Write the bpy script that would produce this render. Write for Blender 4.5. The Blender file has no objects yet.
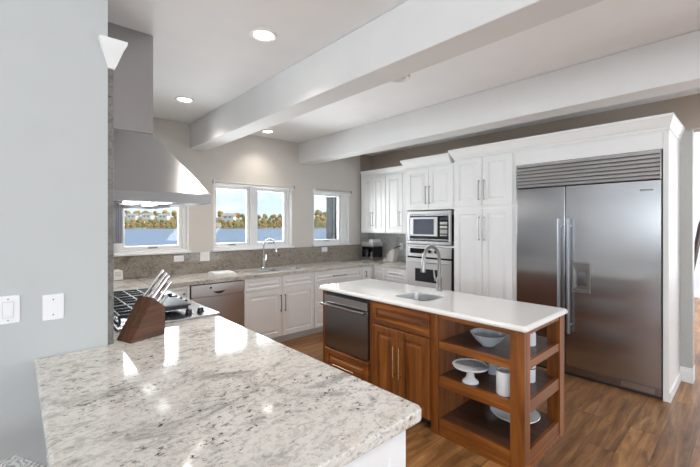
import bpy, bmesh, math, random
from mathutils import Vector, Matrix, noise
random.seed(7)
PI = math.pi
S = bpy.context.scene
COL = S.collection

# ------------------------------------------------------------------ camera, sky, sun, big lights, exposure
YAW = math.atan(337 / 370)
cam = bpy.data.cameras.new('camera')
cam.sensor_width = 36.0
cam.lens = 370 / 700 * 36
cam.shift_y = -9.5 / 700
cam.clip_end = 3000
co = bpy.data.objects.new('camera', cam)
co.location = (0, 0, 1.52)
co.rotation_euler = (PI / 2, 0, -YAW)
COL.objects.link(co)
S.camera = co

S.view_settings.view_transform = 'Standard'
S.view_settings.look = 'None'
S.view_settings.gamma = 1.0
S.view_settings.use_curve_mapping = False
S.view_settings.exposure = 0.68

SKY_STRENGTH = 0.8
w = bpy.data.worlds.new('sky')
S.world = w
w.use_nodes = True
nt = w.node_tree
nt.nodes.clear()
N = nt.nodes.new
out = N('ShaderNodeOutputWorld'); bg = N('ShaderNodeBackground')
tc = N('ShaderNodeTexCoord'); sep = N('ShaderNodeSeparateXYZ')
ramp = N('ShaderNodeValToRGB')
ramp.color_ramp.elements[0].position = 0.0
ramp.color_ramp.elements[0].color = (0.72, 0.84, 0.94, 1)
ramp.color_ramp.elements[1].position = 0.35
ramp.color_ramp.elements[1].color = (0.36, 0.58, 0.88, 1)
mp = N('ShaderNodeMapping'); mp.inputs['Scale'].default_value = (1, 1, 2.6)
nz = N('ShaderNodeTexNoise'); nz.inputs['Scale'].default_value = 6.0; nz.inputs['Detail'].default_value = 6
cr = N('ShaderNodeValToRGB')
cr.color_ramp.elements[0].position = 0.46; cr.color_ramp.elements[0].color = (0, 0, 0, 1)
cr.color_ramp.elements[1].position = 0.66; cr.color_ramp.elements[1].color = (1, 1, 1, 1)
mix = N('ShaderNodeMix'); mix.data_type = 'RGBA'
mix.inputs[7].default_value = (0.93, 0.95, 0.97, 1)
L = nt.links.new
L(tc.outputs['Generated'], sep.inputs[0]); L(sep.outputs['Z'], ramp.inputs[0])
L(tc.outputs['Generated'], mp.inputs[0]); L(mp.outputs[0], nz.inputs[0]); L(nz.outputs['Fac'], cr.inputs[0])
L(cr.outputs[0], mix.inputs[0]); L(ramp.outputs[0], mix.inputs[6]); L(mix.outputs[2], bg.inputs[0])
bg.inputs[1].default_value = SKY_STRENGTH
L(bg.outputs[0], out.inputs[0])

def sun(d, strength, color, angle):
    l = bpy.data.lights.new('sun', 'SUN'); l.energy = strength; l.color = color; l.angle = math.radians(angle)
    o = bpy.data.objects.new('sun', l); COL.objects.link(o)
    o.rotation_euler = Vector(d).to_track_quat('-Z', 'Y').to_euler()
sun((-0.55, 0.5, -0.62), 2.6, (1, 0.95, 0.86), 1.0)

def area(name, loc, d, sx, sy, power, color):
    l = bpy.data.lights.new(name, 'AREA'); l.shape = 'RECTANGLE'; l.size = sx; l.size_y = sy
    l.energy = power; l.color = color
    o = bpy.data.objects.new(name, l); COL.objects.link(o); o.location = loc
    o.rotation_euler = Vector(d).to_track_quat('-Z', 'Y').to_euler()
    return o
# fill lamps in unseen windows behind, daylight in kitchen windows, added hall fill
area('fill_front', (-2.3, -4.36, 1.55), (0, 1, 1.0), 5.4, 1.9, 95, (0.88, 0.94, 1.0))  # added fill in an unseen window, tilted up to brighten the ceiling
area('daylight_fill_left', (-5.36, -1.7, 1.70), (1, 0, 1.3), 4.6, 1.5, 175, (0.88, 0.94, 1.0))  # daylight of the unseen left window, tilted up as ceiling fill
area('fill_right', (4.68, -2.9, 1.60), (-1, 0.25, 0.9), 2.4, 1.7, 78, (0.88, 0.94, 1.0))  # added fill, lights the ceiling and beam on the right
for nm, xa, xb, pw in (('daylight_hood_window', 0.925, 1.50, 13), ('daylight_wide_window', 1.965, 2.405, 12), ('daylight_wide_window', 2.57, 3.005, 12), ('daylight_small_window', 3.555, 4.085, 12)):
    area(nm, ((xa + xb) / 2, 4.87, 1.635), (0, -1, 0), xb - xa, 0.74, pw, (0.94, 0.97, 1.0))
area('fill_hall', (8.0, -1.2, 1.6), (0, 1, 0), 3.0, 1.8, 110, (0.92, 0.96, 1.0))  # added lamp to brighten the next room; no window stands there

# ------------------------------------------------------------------ materials
def newmat(name):
    m = bpy.data.materials.new(name); m.use_nodes = True
    t = m.node_tree; b = t.nodes['Principled BSDF']
    return m, t, b
def rgb(r, g, b):   # display 0-255 to linear
    f = lambda c: (c / 12.92 if c <= 0.04045 else ((c + 0.055) / 1.055) ** 2.4)
    return (f(r / 255), f(g / 255), f(b / 255), 1)
def plain(name, col, rough=0.5, metal=0.0, spec=0.5, emit=None, es=0.0, bump=0.0, bscale=60, coat=0.0):
    m, t, b = newmat(name)
    n = t.nodes.new('ShaderNodeTexNoise'); n.inputs['Scale'].default_value = 5; n.inputs['Detail'].default_value = 3
    tcn = t.nodes.new('ShaderNodeTexCoord'); t.links.new(tcn.outputs['Object'], n.inputs[0])
    mx = t.nodes.new('ShaderNodeMix'); mx.data_type = 'RGBA'
    mx.inputs[6].default_value = tuple(c * 0.97 for c in col[:3]) + (1,)
    mx.inputs[7].default_value = tuple(min(1, c * 1.03) for c in col[:3]) + (1,)
    t.links.new(n.outputs['Fac'], mx.inputs[0]); t.links.new(mx.outputs[2], b.inputs['Base Color'])
    b.inputs['Roughness'].default_value = rough; b.inputs['Metallic'].default_value = metal
    b.inputs['Specular IOR Level'].default_value = spec
    b.inputs['Coat Weight'].default_value = coat
    if emit:
        b.inputs['Emission Color'].default_value = emit; b.inputs['Emission Strength'].default_value = es
    if bump:
        n2 = t.nodes.new('ShaderNodeTexNoise'); n2.inputs['Scale'].default_value = bscale; n2.inputs['Detail'].default_value = 4
        t.links.new(tcn.outputs['Object'], n2.inputs[0])
        bp = t.nodes.new('ShaderNodeBump'); bp.inputs['Strength'].default_value = bump; bp.inputs['Distance'].default_value = 0.002
        t.links.new(n2.outputs['Fac'], bp.inputs['Height']); t.links.new(bp.outputs[0], b.inputs['Normal'])
    return m
def ramp_node(t, stops):
    r = t.nodes.new('ShaderNodeValToRGB'); e = r.color_ramp.elements
    e[0].position, e[0].color = stops[0]; e[1].position, e[1].color = stops[-1]
    for p, c in stops[1:-1]:
        q = e.new(p); q.color = c
    return r
def granite(name, base, mid, dark, warm, rough=0.08, vein=1.0, sc=1.0):
    m, t, b = newmat(name); N = t.nodes.new; L = t.links.new
    tcn = N('ShaderNodeTexCoord'); mp = N('ShaderNodeMapping')
    mp.inputs['Rotation'].default_value = (0, 0, -0.45); mp.inputs['Scale'].default_value = (0.9 * sc, 1.35 * sc, 1.2 * sc)
    L(tcn.outputs['Object'], mp.inputs[0])
    def nz(scale, det, ro, dist):
        n = N('ShaderNodeTexNoise'); n.inputs['Scale'].default_value = scale; n.inputs['Detail'].default_value = det
        n.inputs['Roughness'].default_value = ro; n.inputs['Distortion'].default_value = dist; L(mp.outputs[0], n.inputs[0]); return n
    def blend(a, bcol, fac, k=1.0, mode='MIX'):
        mx = N('ShaderNodeMix'); mx.data_type = 'RGBA'; mx.blend_type = mode
        ml = N('ShaderNodeMath'); ml.operation = 'MULTIPLY'; ml.inputs[1].default_value = k; L(fac, ml.inputs[0]); L(ml.outputs[0], mx.inputs[0])
        L(a, mx.inputs[6])
        if hasattr(bcol, 'links'): L(bcol, mx.inputs[7])
        else: mx.inputs[7].default_value = bcol
        return mx.outputs[2]
    W, K = (1, 1, 1, 1), (0, 0, 0, 1)
    n1 = nz(4.0, 10, 0.72, 0.9); r1 = ramp_node(t, [(0.34, mid), (0.47, base), (0.58, base), (0.72, warm)]); L(n1.outputs['Fac'], r1.inputs[0])
    n2 = nz(17, 9, 0.75, 0.8); r2 = ramp_node(t, [(0.37, W), (0.50, K)]); L(n2.outputs['Fac'], r2.inputs[0])
    c = blend(r1.outputs[0], mid, r2.outputs[0], 0.62)
    n3 = nz(70, 5, 0.7, 0.2); r3 = ramp_node(t, [(0.34, W), (0.48, K)]); L(n3.outputs['Fac'], r3.inputs[0])
    c = blend(c, mid, r3.outputs[0], 0.6)
    n4 = nz(48, 6, 0.70, 0.4); r4 = ramp_node(t, [(0.37, W), (0.45, K)]); L(n4.outputs['Fac'], r4.inputs[0])
    n5 = nz(5.0, 6, 0.65, 1.2); r5 = ramp_node(t, [(0.43, W), (0.58, (0.10, 0.10, 0.10, 1))]); L(n5.outputs['Fac'], r5.inputs[0])
    mm = N('ShaderNodeMath'); mm.operation = 'MULTIPLY'; L(r4.outputs[0], mm.inputs[0]); L(r5.outputs[0], mm.inputs[1])
    c = blend(c, dark, mm.outputs[0], vein)
    L(c, b.inputs['Base Color']); b.inputs['Roughness'].default_value = rough
    return m
def wood(name, c1, c2, c3, axis, rough=0.32, fine=1.0):
    m, t, b = newmat(name); N = t.nodes.new; L = t.links.new
    tcn = N('ShaderNodeTexCoord'); mp = N('ShaderNodeMapping')
    sc = [16 * fine, 16 * fine, 16 * fine]; sc['xyz'.index(axis)] = 1.1 * fine
    mp.inputs['Scale'].default_value = sc
    oi = N('ShaderNodeObjectInfo'); vm = N('ShaderNodeVectorMath'); vm.operation = 'ADD'
    L(tcn.outputs['Object'], vm.inputs[0]); L(oi.outputs['Random'], vm.inputs[1]); L(vm.outputs[0], mp.inputs[0])
    n1 = N('ShaderNodeTexNoise'); n1.inputs['Scale'].default_value = 1.0; n1.inputs['Detail'].default_value = 7; n1.inputs['Roughness'].default_value = 0.6; n1.inputs['Distortion'].default_value = 0.8
    L(mp.outputs[0], n1.inputs[0])
    r = ramp_node(t, [(0.30, c1), (0.50, c2), (0.70, c3)]); L(n1.outputs['Fac'], r.inputs[0])
    L(r.outputs[0], b.inputs['Base Color']); b.inputs['Roughness'].default_value = rough
    return m
def steel(name, col, rough=0.26, axis='x', streak=0.012, aniso=0.75):
    """brushed metal: grain runs horizontally ('x') or upright ('z')"""
    m, t, b = newmat(name); N = t.nodes.new; L = t.links.new
    tcn = N('ShaderNodeTexCoord'); mp = N('ShaderNodeMapping')
    sc = [260, 260, 260]
    if axis == 'z': sc[2] = 2
    else: sc[0] = sc[1] = 2
    mp.inputs['Scale'].default_value = sc; L(tcn.outputs['Object'], mp.inputs[0])
    n1 = N('ShaderNodeTexNoise'); n1.inputs['Scale'].default_value = 1; n1.inputs['Detail'].default_value = 3; L(mp.outputs[0], n1.inputs[0])
    mr = N('ShaderNodeMapRange'); mr.inputs[3].default_value = rough - streak; mr.inputs[4].default_value = rough + streak
    L(n1.outputs['Fac'], mr.inputs[0]); L(mr.outputs[0], b.inputs['Roughness'])
    b.inputs['Base Color'].default_value = col; b.inputs['Metallic'].default_value = 1
    b.inputs['Anisotropic'].default_value = aniso
    ge = N('ShaderNodeNewGeometry'); cr_ = N('ShaderNodeVectorMath'); cr_.operation = 'CROSS_PRODUCT'; cr_.inputs[1].default_value = (0.003, 0.002, 1)
    L(ge.outputs['Normal'], cr_.inputs[0]); L(cr_.outputs[0], b.inputs['Tangent'])
    if axis == 'z': b.inputs['Anisotropic Rotation'].default_value = 0.25
    return m
def glass_pane(name):
    m, t, b = newmat(name); t.nodes.remove(b); N = t.nodes.new; L = t.links.new
    o = t.nodes['Material Output']; mx = N('ShaderNodeMixShader'); tr = N('ShaderNodeBsdfTransparent'); gl = N('ShaderNodeBsdfGlossy')
    fr = N('ShaderNodeFresnel'); fr.inputs['IOR'].default_value = 1.35; gl.inputs['Roughness'].default_value = 0.01
    tr.inputs[0].default_value = (0.97, 0.985, 0.98, 1)
    L(fr.outputs[0], mx.inputs[0]); L(tr.outputs[0], mx.inputs[1]); L(gl.outputs[0], mx.inputs[2]); L(mx.outputs[0], o.inputs[0])
    return m
M = {}
M['wall_white'] = plain('wall_paint_cool_white', rgb(194, 197, 197), 0.75, bump=0.05, bscale=140)
M['wall_beige'] = plain('wall_paint_warm_white', rgb(214, 209, 203), 0.75, bump=0.05, bscale=140)
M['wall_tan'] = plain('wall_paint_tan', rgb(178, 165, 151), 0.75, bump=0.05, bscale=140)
M['ceiling'] = plain('ceiling_paint', rgb(246, 246, 247), 0.8, bump=0.08, bscale=110)
M['beam'] = plain('beam_paint', rgb(226, 226, 226), 0.7)
M['trim'] = plain('trim_white', rgb(238, 238, 238), 0.35)
M['casing'] = plain('wall_end_pale_grey', rgb(184, 184, 180), 0.5)
M['cab'] = plain('cabinet_white_lacquer', rgb(246, 245, 244), 0.32)
M['cab_in'] = plain('cabinet_carcass', rgb(205, 203, 200), 0.5)
M['panel_cool'] = plain('peninsula_white_lacquer', rgb(236, 238, 240), 0.35)
M['plastic_white'] = plain('white_plastic', rgb(240, 240, 242), 0.3)
M['plastic_gap'] = plain('grey_plastic', rgb(120, 122, 126), 0.4)
M['granite'] = granite('granite_white_grey', rgb(221, 217, 211), rgb(154, 150, 146), rgb(50, 47, 46), rgb(206, 192, 174), 0.07)
M['granite_back'] = granite('granite_pale_taupe', rgb(212, 206, 198), rgb(152, 144, 136), rgb(78, 72, 66), rgb(196, 182, 164), 0.1)
M['splash'] = granite('granite_taupe_slab', rgb(158, 149, 138), rgb(108, 100, 92), rgb(54, 49, 45), rgb(166, 142, 114), 0.14, 1.0)
M['splash_darkened'] = granite('granite_taupe_darkened', rgb(126, 122, 117), rgb(88, 85, 82), rgb(44, 42, 41), rgb(140, 128, 114), 0.4, 1.0, 2.0)  # splashback granite, colour darkened against the strong light on the wall end
M['quartz'] = plain('white_quartz', rgb(240, 238, 235), 0.09, bump=0.0)
M['steel'] = steel('brushed_stainless', (0.50, 0.50, 0.515, 1), 0.22, 'x', 0.006)
M['steel_v'] = steel('brushed_stainless_upright', (0.30, 0.31, 0.34, 1), 0.30, 'z')
M['steel_dark'] = steel('dark_stainless', (0.30, 0.30, 0.32, 1), 0.26, 'x')
M['steel_hood'] = steel('hood_stainless', (0.43, 0.43, 0.435, 1), 0.22, 'z', aniso=0.85)
M['hood_under'] = plain('hood_underside_metal', (0.22, 0.22, 0.23, 1), 0.5, 1)
M['steel_bright'] = steel('oven_stainless', (0.72, 0.72, 0.73, 1), 0.36, 'z', aniso=0.6)
M['bright_metal'] = plain('bright_satin_metal', (0.72, 0.72, 0.73, 1), 0.35, 1)
M['steel_mid'] = steel('dishwasher_stainless', (0.58, 0.57, 0.57, 1), 0.34, 'z', aniso=0.7)
M['nickel'] = plain('satin_nickel', (0.46, 0.45, 0.43, 1), 0.28, 1)
M['chrome'] = plain('polished_chrome', (0.80, 0.80, 0.82, 1), 0.08, 1)
M['brass'] = plain('champagne_brass', (0.78, 0.62, 0.40, 1), 0.25, 1)
M['gunmetal'] = plain('brushed_gunmetal', (0.32, 0.31, 0.30, 1), 0.3, 1)
M['black'] = plain('black_gloss', (0.012, 0.012, 0.014, 1), 0.12)
M['black_matte'] = plain('black_matte', (0.02, 0.02, 0.022, 1), 0.5)
M['iron'] = plain('cast_iron', (0.03, 0.033, 0.04, 1), 0.42, bump=0.2, bscale=220)
M['smoke'] = plain('dark_glass', (0.02, 0.022, 0.028, 1), 0.06)
M['grey_screen'] = plain('smoked_window', rgb(92, 98, 112), 0.08)
M['display'] = plain('lit_display_off', (0.06, 0.07, 0.09, 1), 0.15)
M['cherry_v'] = wood('cherry_upright', rgb(88, 47, 17), rgb(131, 75, 29), rgb(166, 103, 48), 'z')
M['cherry_x'] = wood('cherry_lengthwise', rgb(88, 47, 17), rgb(131, 75, 29), rgb(166, 103, 48), 'x')
M['cherry_y'] = wood('cherry_crosswise', rgb(88, 47, 17), rgb(131, 75, 29), rgb(166, 103, 48), 'y')
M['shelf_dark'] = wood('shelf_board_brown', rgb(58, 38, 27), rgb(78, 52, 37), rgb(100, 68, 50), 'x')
M['walnut'] = wood('walnut_block', rgb(58, 36, 22), rgb(86, 54, 34), rgb(112, 74, 48), 'x', 0.38, 2.4)
M['ceramic'] = plain('white_ceramic', rgb(232, 236, 240), 0.18)
M['ceramic_blue'] = plain('pale_blue_grey_ceramic', rgb(205, 214, 224), 0.2)
M['glass'] = glass_pane('window_glass')
M['lens'] = plain('lamp_lens', (1, 1, 1, 1), 0.4, emit=(1.0, 0.93, 0.82, 1), es=7.0)
M['hood_lens'] = plain('hood_lamp_lens', (1, 1, 1, 1), 0.4, emit=(0.92, 0.96, 1.0, 1), es=1.5)
M['charcoal'] = plain('charcoal_siding', rgb(86, 84, 84), 0.6)
M['fabric_stool'] = plain('placeholder', rgb(200, 200, 200), 0.9)
M['wood_dark'] = plain('dark_stained_wood', rgb(58, 44, 38), 0.4)
M['paper'] = plain('white_paper', rgb(238, 236, 232), 0.7)
M['ink'] = plain('grey_print', rgb(150, 146, 142), 0.8)
M['cloth'] = plain('white_cotton', rgb(242, 242, 242), 0.9, bump=0.3, bscale=300)
M['pale_wood'] = wood('pale_bleached_wood', rgb(176, 168, 158), rgb(204, 198, 190), rgb(222, 217, 210), 'z')
M['hall_wall'] = plain('hall_paint', rgb(222, 226, 234), 0.8)

def woven():
    m, t, b = newmat('woven_grey_white'); N = t.nodes.new; L = t.links.new
    tcn = N('ShaderNodeTexCoord'); wv = N('ShaderNodeTexWave'); wv.inputs['Scale'].default_value = 16; wv.inputs['Distortion'].default_value = 16; wv.inputs['Detail'].default_value = 3
    mp = N('ShaderNodeMapping'); mp.inputs['Rotation'].default_value = (0, 0, 0.9); L(tcn.outputs['Object'], mp.inputs[0]); L(mp.outputs[0], wv.inputs[0])
    r = ramp_node(t, [(0.06, rgb(178, 178, 178)), (0.3, rgb(226, 225, 224)), (0.8, rgb(243, 242, 241))]); L(wv.outputs['Fac'], r.inputs[0])
    L(r.outputs[0], b.inputs['Base Color']); b.inputs['Roughness'].default_value = 0.9
    return m
M['fabric_stool'] = woven()
def floor_mat():
    m, t, b = newmat('oak_plank_floor'); N = t.nodes.new; L = t.links.new
    tcn = N('ShaderNodeTexCoord'); mp = N('ShaderNodeMapping'); mp.inputs['Location'].default_value = (0.33, -0.635, 0)
    L(tcn.outputs['Object'], mp.inputs[0])
    br = N('ShaderNodeTexBrick'); br.inputs['Scale'].default_value = 1; br.inputs['Brick Width'].default_value = 1.25; br.inputs['Row Height'].default_value = 0.175
    br.inputs['Mortar Size'].default_value = 0.0012; br.inputs['Mortar Smooth'].default_value = 0.3; br.offset = 0.37; br.offset_frequency = 2
    br.inputs['Color1'].default_value = (0, 0, 0, 1); br.inputs['Color2'].default_value = (1, 1, 1, 1); br.inputs['Mortar'].default_value = (0.5, 0.5, 0.5, 1)
    L(mp.outputs[0], br.inputs[0])
    mp2 = N('ShaderNodeMapping'); mp2.inputs['Scale'].default_value = (1.3, 11, 1); L(tcn.outputs['Object'], mp2.inputs[0])
    ad = N('ShaderNodeVectorMath'); ad.operation = 'MULTIPLY_ADD'; ad.inputs[1].default_value = (7, 7, 7)
    L(br.outputs['Color'], ad.inputs[0]); L(mp2.outputs[0], ad.inputs[2])
    n = N('ShaderNodeTexNoise'); n.inputs['Scale'].default_value = 1.6; n.inputs['Detail'].default_value = 8; n.inputs['Roughness'].default_value = 0.62; n.inputs['Distortion'].default_value = 0.6
    L(ad.outputs[0], n.inputs[0])
    r = ramp_node(t, [(0.28, rgb(94, 62, 35)), (0.5, rgb(150, 106, 65)), (0.74, rgb(196, 148, 96))]); L(n.outputs['Fac'], r.inputs[0])
    tint = N('ShaderNodeMix'); tint.data_type = 'RGBA'; tint.blend_type = 'MULTIPLY'; tint.inputs[0].default_value = 1
    rt = ramp_node(t, [(0.0, (0.70, 0.68, 0.66, 1)), (0.5, (0.86, 0.86, 0.86, 1)), (1.0, (1.12, 1.08, 1.02, 1))]); L(br.outputs['Color'], rt.inputs[0])
    L(r.outputs[0], tint.inputs[6]); L(rt.outputs[0], tint.inputs[7])
    seam = N('ShaderNodeMix'); seam.data_type = 'RGBA'; L(br.outputs['Fac'], seam.inputs[0]); L(tint.outputs[2], seam.inputs[6]); seam.inputs[7].default_value = rgb(58, 38, 26)
    L(seam.outputs[2], b.inputs['Base Color']); b.inputs['Roughness'].default_value = 0.33
    bp = N('ShaderNodeBump'); bp.inputs['Strength'].default_value = 0.08; bp.inputs['Distance'].default_value = 0.003; L(n.outputs['Fac'], bp.inputs['Height']); L(bp.outputs[0], b.inputs['Normal'])
    return m
M['floor'] = floor_mat()
def tile_mat():
    m, t, b = newmat('grey_stone_tile'); N = t.nodes.new; L = t.links.new
    tcn = N('ShaderNodeTexCoord'); mp = N('ShaderNodeMapping'); mp.inputs['Rotation'].default_value = (PI / 2, 0, PI / 2)
    sp = N('ShaderNodeSeparateXYZ'); cb = N('ShaderNodeCombineXYZ'); am = N('ShaderNodeMath'); am.operation = 'ADD'
    L(tcn.outputs['Object'], sp.inputs[0]); L(sp.outputs['X'], am.inputs[0]); L(sp.outputs['Y'], am.inputs[1]); L(am.outputs[0], cb.inputs[0]); L(sp.outputs['Z'], cb.inputs[1])
    br = N('ShaderNodeTexBrick'); br.inputs['Scale'].default_value = 1; br.inputs['Brick Width'].default_value = 0.1; br.inputs['Row Height'].default_value = 0.1
    br.offset = 0.0; br.inputs['Mortar Size'].default_value = 0.002
    br.inputs['Color1'].default_value = rgb(168, 167, 166); br.inputs['Color2'].default_value = rgb(196, 194, 192); br.inputs['Mortar'].default_value = rgb(206, 204, 202)
    L(cb.outputs[0], br.inputs[0])
    n = N('ShaderNodeTexNoise'); n.inputs['Scale'].default_value = 30; n.inputs['Detail'].default_value = 5; L(tcn.outputs['Object'], n.inputs[0])
    mx = N('ShaderNodeMix'); mx.data_type = 'RGBA'; mx.blend_type = 'OVERLAY'; mx.inputs[0].default_value = 0.45; L(br.outputs['Color'], mx.inputs[6]); L(n.outputs['Fac'], mx.inputs[7])
    L(mx.outputs[2], b.inputs['Base Color']); b.inputs['Roughness'].default_value = 0.3
    return m
M['tile'] = tile_mat()
def water():
    m, t, b = newmat('lake_water'); N = t.nodes.new; L = t.links.new
    tcn = N('ShaderNodeTexCoord'); n = N('ShaderNodeTexNoise'); n.inputs['Scale'].default_value = 0.6; n.inputs['Detail'].default_value = 6
    L(tcn.outputs['Object'], n.inputs[0]); bp = N('ShaderNodeBump'); bp.inputs['Strength'].default_value = 0.6; bp.inputs['Distance'].default_value = 0.35
    L(n.outputs['Fac'], bp.inputs['Height']); L(bp.outputs[0], b.inputs['Normal'])
    b.inputs['Base Color'].default_value = rgb(116, 128, 150); b.inputs['Roughness'].default_value = 0.35; b.inputs['Specular IOR Level'].default_value = 0.3
    return m
M['water'] = water()
def foliage(name, c1, c2):
    m, t, b = newmat(name); N = t.nodes.new; L = t.links.new
    tcn = N('ShaderNodeTexCoord'); n = N('ShaderNodeTexNoise'); n.inputs['Scale'].default_value = 0.9; n.inputs['Detail'].default_value = 6
    L(tcn.outputs['Object'], n.inputs[0]); r = ramp_node(t, [(0.36, c1), (0.64, c2)]); L(n.outputs['Fac'], r.inputs[0])
    L(r.outputs[0], b.inputs['Base Color']); b.inputs['Roughness'].default_value = 0.9
    return m
M['leaf_olive'] = foliage('olive_foliage', rgb(104, 102, 52), rgb(150, 140, 78))
M['leaf_ochre'] = foliage('ochre_foliage', rgb(146, 112, 52), rgb(196, 158, 90))
M['leaf_rust'] = foliage('rust_foliage', rgb(126, 88, 56), rgb(172, 124, 84))
M['hill'] = foliage('hillside', rgb(128, 112, 66), rgb(160, 138, 90))
M['house_white'] = plain('house_render', rgb(238, 234, 228), 0.7)
M['house_roof'] = plain('house_roof_tiles', rgb(176, 164, 156), 0.8)
M['house_win'] = plain('house_window', rgb(92, 100, 112), 0.2)

# ------------------------------------------------------------------ geometry helpers
class G:
    def __init__(s): s.bm = bmesh.new(); s.bev = False
    def box(s, x0, x1, y0, y1, z0, z1, bev=0.0, seg=2, rot=None):
        vs = [s.bm.verts.new(p) for p in ((x0, y0, z0), (x1, y0, z0), (x1, y1, z0), (x0, y1, z0), (x0, y0, z1), (x1, y0, z1), (x1, y1, z1), (x0, y1, z1))]
        fs = [s.bm.faces.new([vs[i] for i in f]) for f in ((3, 2, 1, 0), (4, 5, 6, 7), (0, 1, 5, 4), (1, 2, 6, 5), (2, 3, 7, 6), (3, 0, 4, 7))]
        if rot is not None:
            c = Vector(((x0 + x1) / 2, (y0 + y1) / 2, (z0 + z1) / 2))
            for v in vs: v.co = rot @ (v.co - c) + c
        if bev > 0:
            s.bev = True
            es = list({e for f in fs for e in f.edges})
            bmesh.ops.bevel(s.bm, geom=es, offset=bev, segments=seg, profile=0.5, affect='EDGES')
        return s
    def poly(s, pts, axis, a, b):
        """prism: 2D outline pts extruded along axis ('x','y','z') from a to b"""
        def P(p, t):
            return {'x': (t, p[0], p[1]), 'y': (p[0], t, p[1]), 'z': (p[0], p[1], t)}[axis]
        v0 = [s.bm.verts.new(P(p, a)) for p in pts]; v1 = [s.bm.verts.new(P(p, b)) for p in pts]
        n = len(pts)
        s.bm.faces.new(v0[::-1]); s.bm.faces.new(v1)
        for i in range(n):
            s.bm.faces.new((v0[i], v0[(i + 1) % n], v1[(i + 1) % n], v1[i]))
        return s
    def loops(s, rings, cap0=True, cap1=True):
        R = [[s.bm.verts.new(p) for p in r] for r in rings]
        n = len(R[0])
        for a, b in zip(R, R[1:]):
            for i in range(n):
                s.bm.faces.new((a[i], a[(i + 1) % n], b[(i + 1) % n], b[i]))
        if cap0: s.bm.faces.new(R[0][::-1])
        if cap1: s.bm.faces.new(R[-1])
        return s
    def lathe(s, prof, cx=0, cy=0, seg=32, cz=0, closed=False):
        """profile of (r, z); r == 0 closes"""
        rings = []
        for r, z in prof:
            r = max(r, 1e-4)
            rings.append([(cx + r * math.cos(2 * PI * i / seg), cy + r * math.sin(2 * PI * i / seg), cz + z) for i in range(seg)])
        if closed: return s.loops(rings + [rings[0]], False, False)
        return s.loops(rings)
    def cyl(s, p0, p1, r, seg=16, r1=None):
        return s.tube([p0, p1], [r, r if r1 is None else r1], seg)
    def tube(s, pts, r, seg=12):
        pts = [Vector(p) for p in pts]; n = len(pts)
        rs = r if isinstance(r, (list, tuple)) else [r] * n
        up = None; rings = []
        for i, p in enumerate(pts):
            t = ((pts[min(i + 1, n - 1)] - p).normalized() + (p - pts[max(i - 1, 0)]).normalized())
            t = t.normalized() if t.length > 1e-6 else (pts[min(i + 1, n - 1)] - pts[max(i - 1, 0)]).normalized()
            if up is None:
                up = Vector((0, 0, 1)) if abs(t.z) < 0.9 else Vector((1, 0, 0))
            a = t.cross(up).normalized(); b = a.cross(t).normalized(); up = b
            rings.append([p + (a * math.cos(2 * PI * k / seg) + b * math.sin(2 * PI * k / seg)) * rs[i] for k in range(seg)])
        return s.loops(rings)
    def panel(s, x0, x1, z0, z1, steps, yb=0.0):
        """front-facing (-y) stepped panel; steps = (inset, y)"""
        rings = []
        for ins, y in [(0, yb)] + list(steps):
            rings.append([(x0 + ins, y, z0 + ins), (x1 - ins, y, z0 + ins), (x1 - ins, y, z1 - ins), (x0 + ins, y, z1 - ins)])
        return s.loops(rings)
    def build(s, name, mat, parent=None, smooth=True):
        bmesh.ops.recalc_face_normals(s.bm, faces=s.bm.faces)
        me = bpy.data.meshes.new(name); s.bm.to_mesh(me); s.bm.free()
        if smooth:
            for p in me.polygons: p.use_smooth = True
            me.set_sharp_from_angle(angle=math.radians(35))
        me.materials.append(mat)
        o = bpy.data.objects.new(name, me); COL.objects.link(o)
        if parent is not None: o.parent = parent
        if smooth and s.bev:
            wn = o.modifiers.new('even_normals', 'WEIGHTED_NORMAL'); wn.keep_sharp = True
        return o
def tag(o, label, cat, group=None, kind=None):
    if label: o['label'] = label
    if cat: o['category'] = cat
    if group: o['group'] = group
    if kind: o['kind'] = kind
    return o
def thing(name, label, cat, loc=(0, 0, 0), rz=0.0, group=None):
    o = bpy.data.objects.new(name, None); COL.objects.link(o); o.empty_display_size = 0.1
    o.location = loc; o.rotation_euler = (0, 0, rz)
    return tag(o, label, cat, group)
def struct(name, g, mat, parent=None):
    o = g.build(name, mat, parent)
    if parent is None: o['kind'] = 'structure'
    return o
FRONT_W, FRONT_R, FRONT_L = 0.0, -PI / 2, PI / 2     # cabinet run facing -y, -x, +x
def door_steps(t, stile):
    return [(0.0, -t + 0.004), (0.004, -t), (stile, -t), (stile + 0.003, -t + 0.004), (stile + 0.007, -t + 0.015), (stile + 0.015, -t + 0.015), (stile + 0.036, -t + 0.004), (stile + 0.038, -t + 0.001)]
def door(parent, x0, x1, z0, z1, mat, name='door', stile=0.058, t=0.02, y=-0.001):
    g = G(); g.panel(x0, x1, z0, z1, [(i, yy + y) for i, yy in door_steps(t, stile)], y)
    return g.build(name, mat, parent)
def pull(parent, p0, p1, mat, r=0.0055, off=0.03, yf=-0.021):
    """bar handle between two points given as (x, z) on the front"""
    g = G(); a = Vector((p0[0], yf - off, p0[1])); b = Vector((p1[0], yf - off, p1[1])); d = (b - a).normalized()
    g.tube([a - d * 0.012, b + d * 0.012], r, 10)
    for q in (a, b): g.cyl((q.x, yf, q.z), (q.x, q.y, q.z), r * 0.9, 10)
    return g.build('handle', mat, parent)
def crown(parent, x0, x1, z0, prof, mat, left=True, right=True, depth=0.3, name='crown_moulding', side=1.0):
    """prof: list of (projection, dz); wraps front with returns to the sides"""
    g = G(); rings = []
    for pr, dz in prof:
        l = x0 - (pr * side if left else 0); r = x1 + (pr * side if right else 0)
        rings.append([(l, -pr, z0 + dz), (r, -pr, z0 + dz), (r, depth, z0 + dz), (l, depth, z0 + dz)])
    g.loops(rings); return g.build(name, mat, parent, smooth=False)

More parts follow.
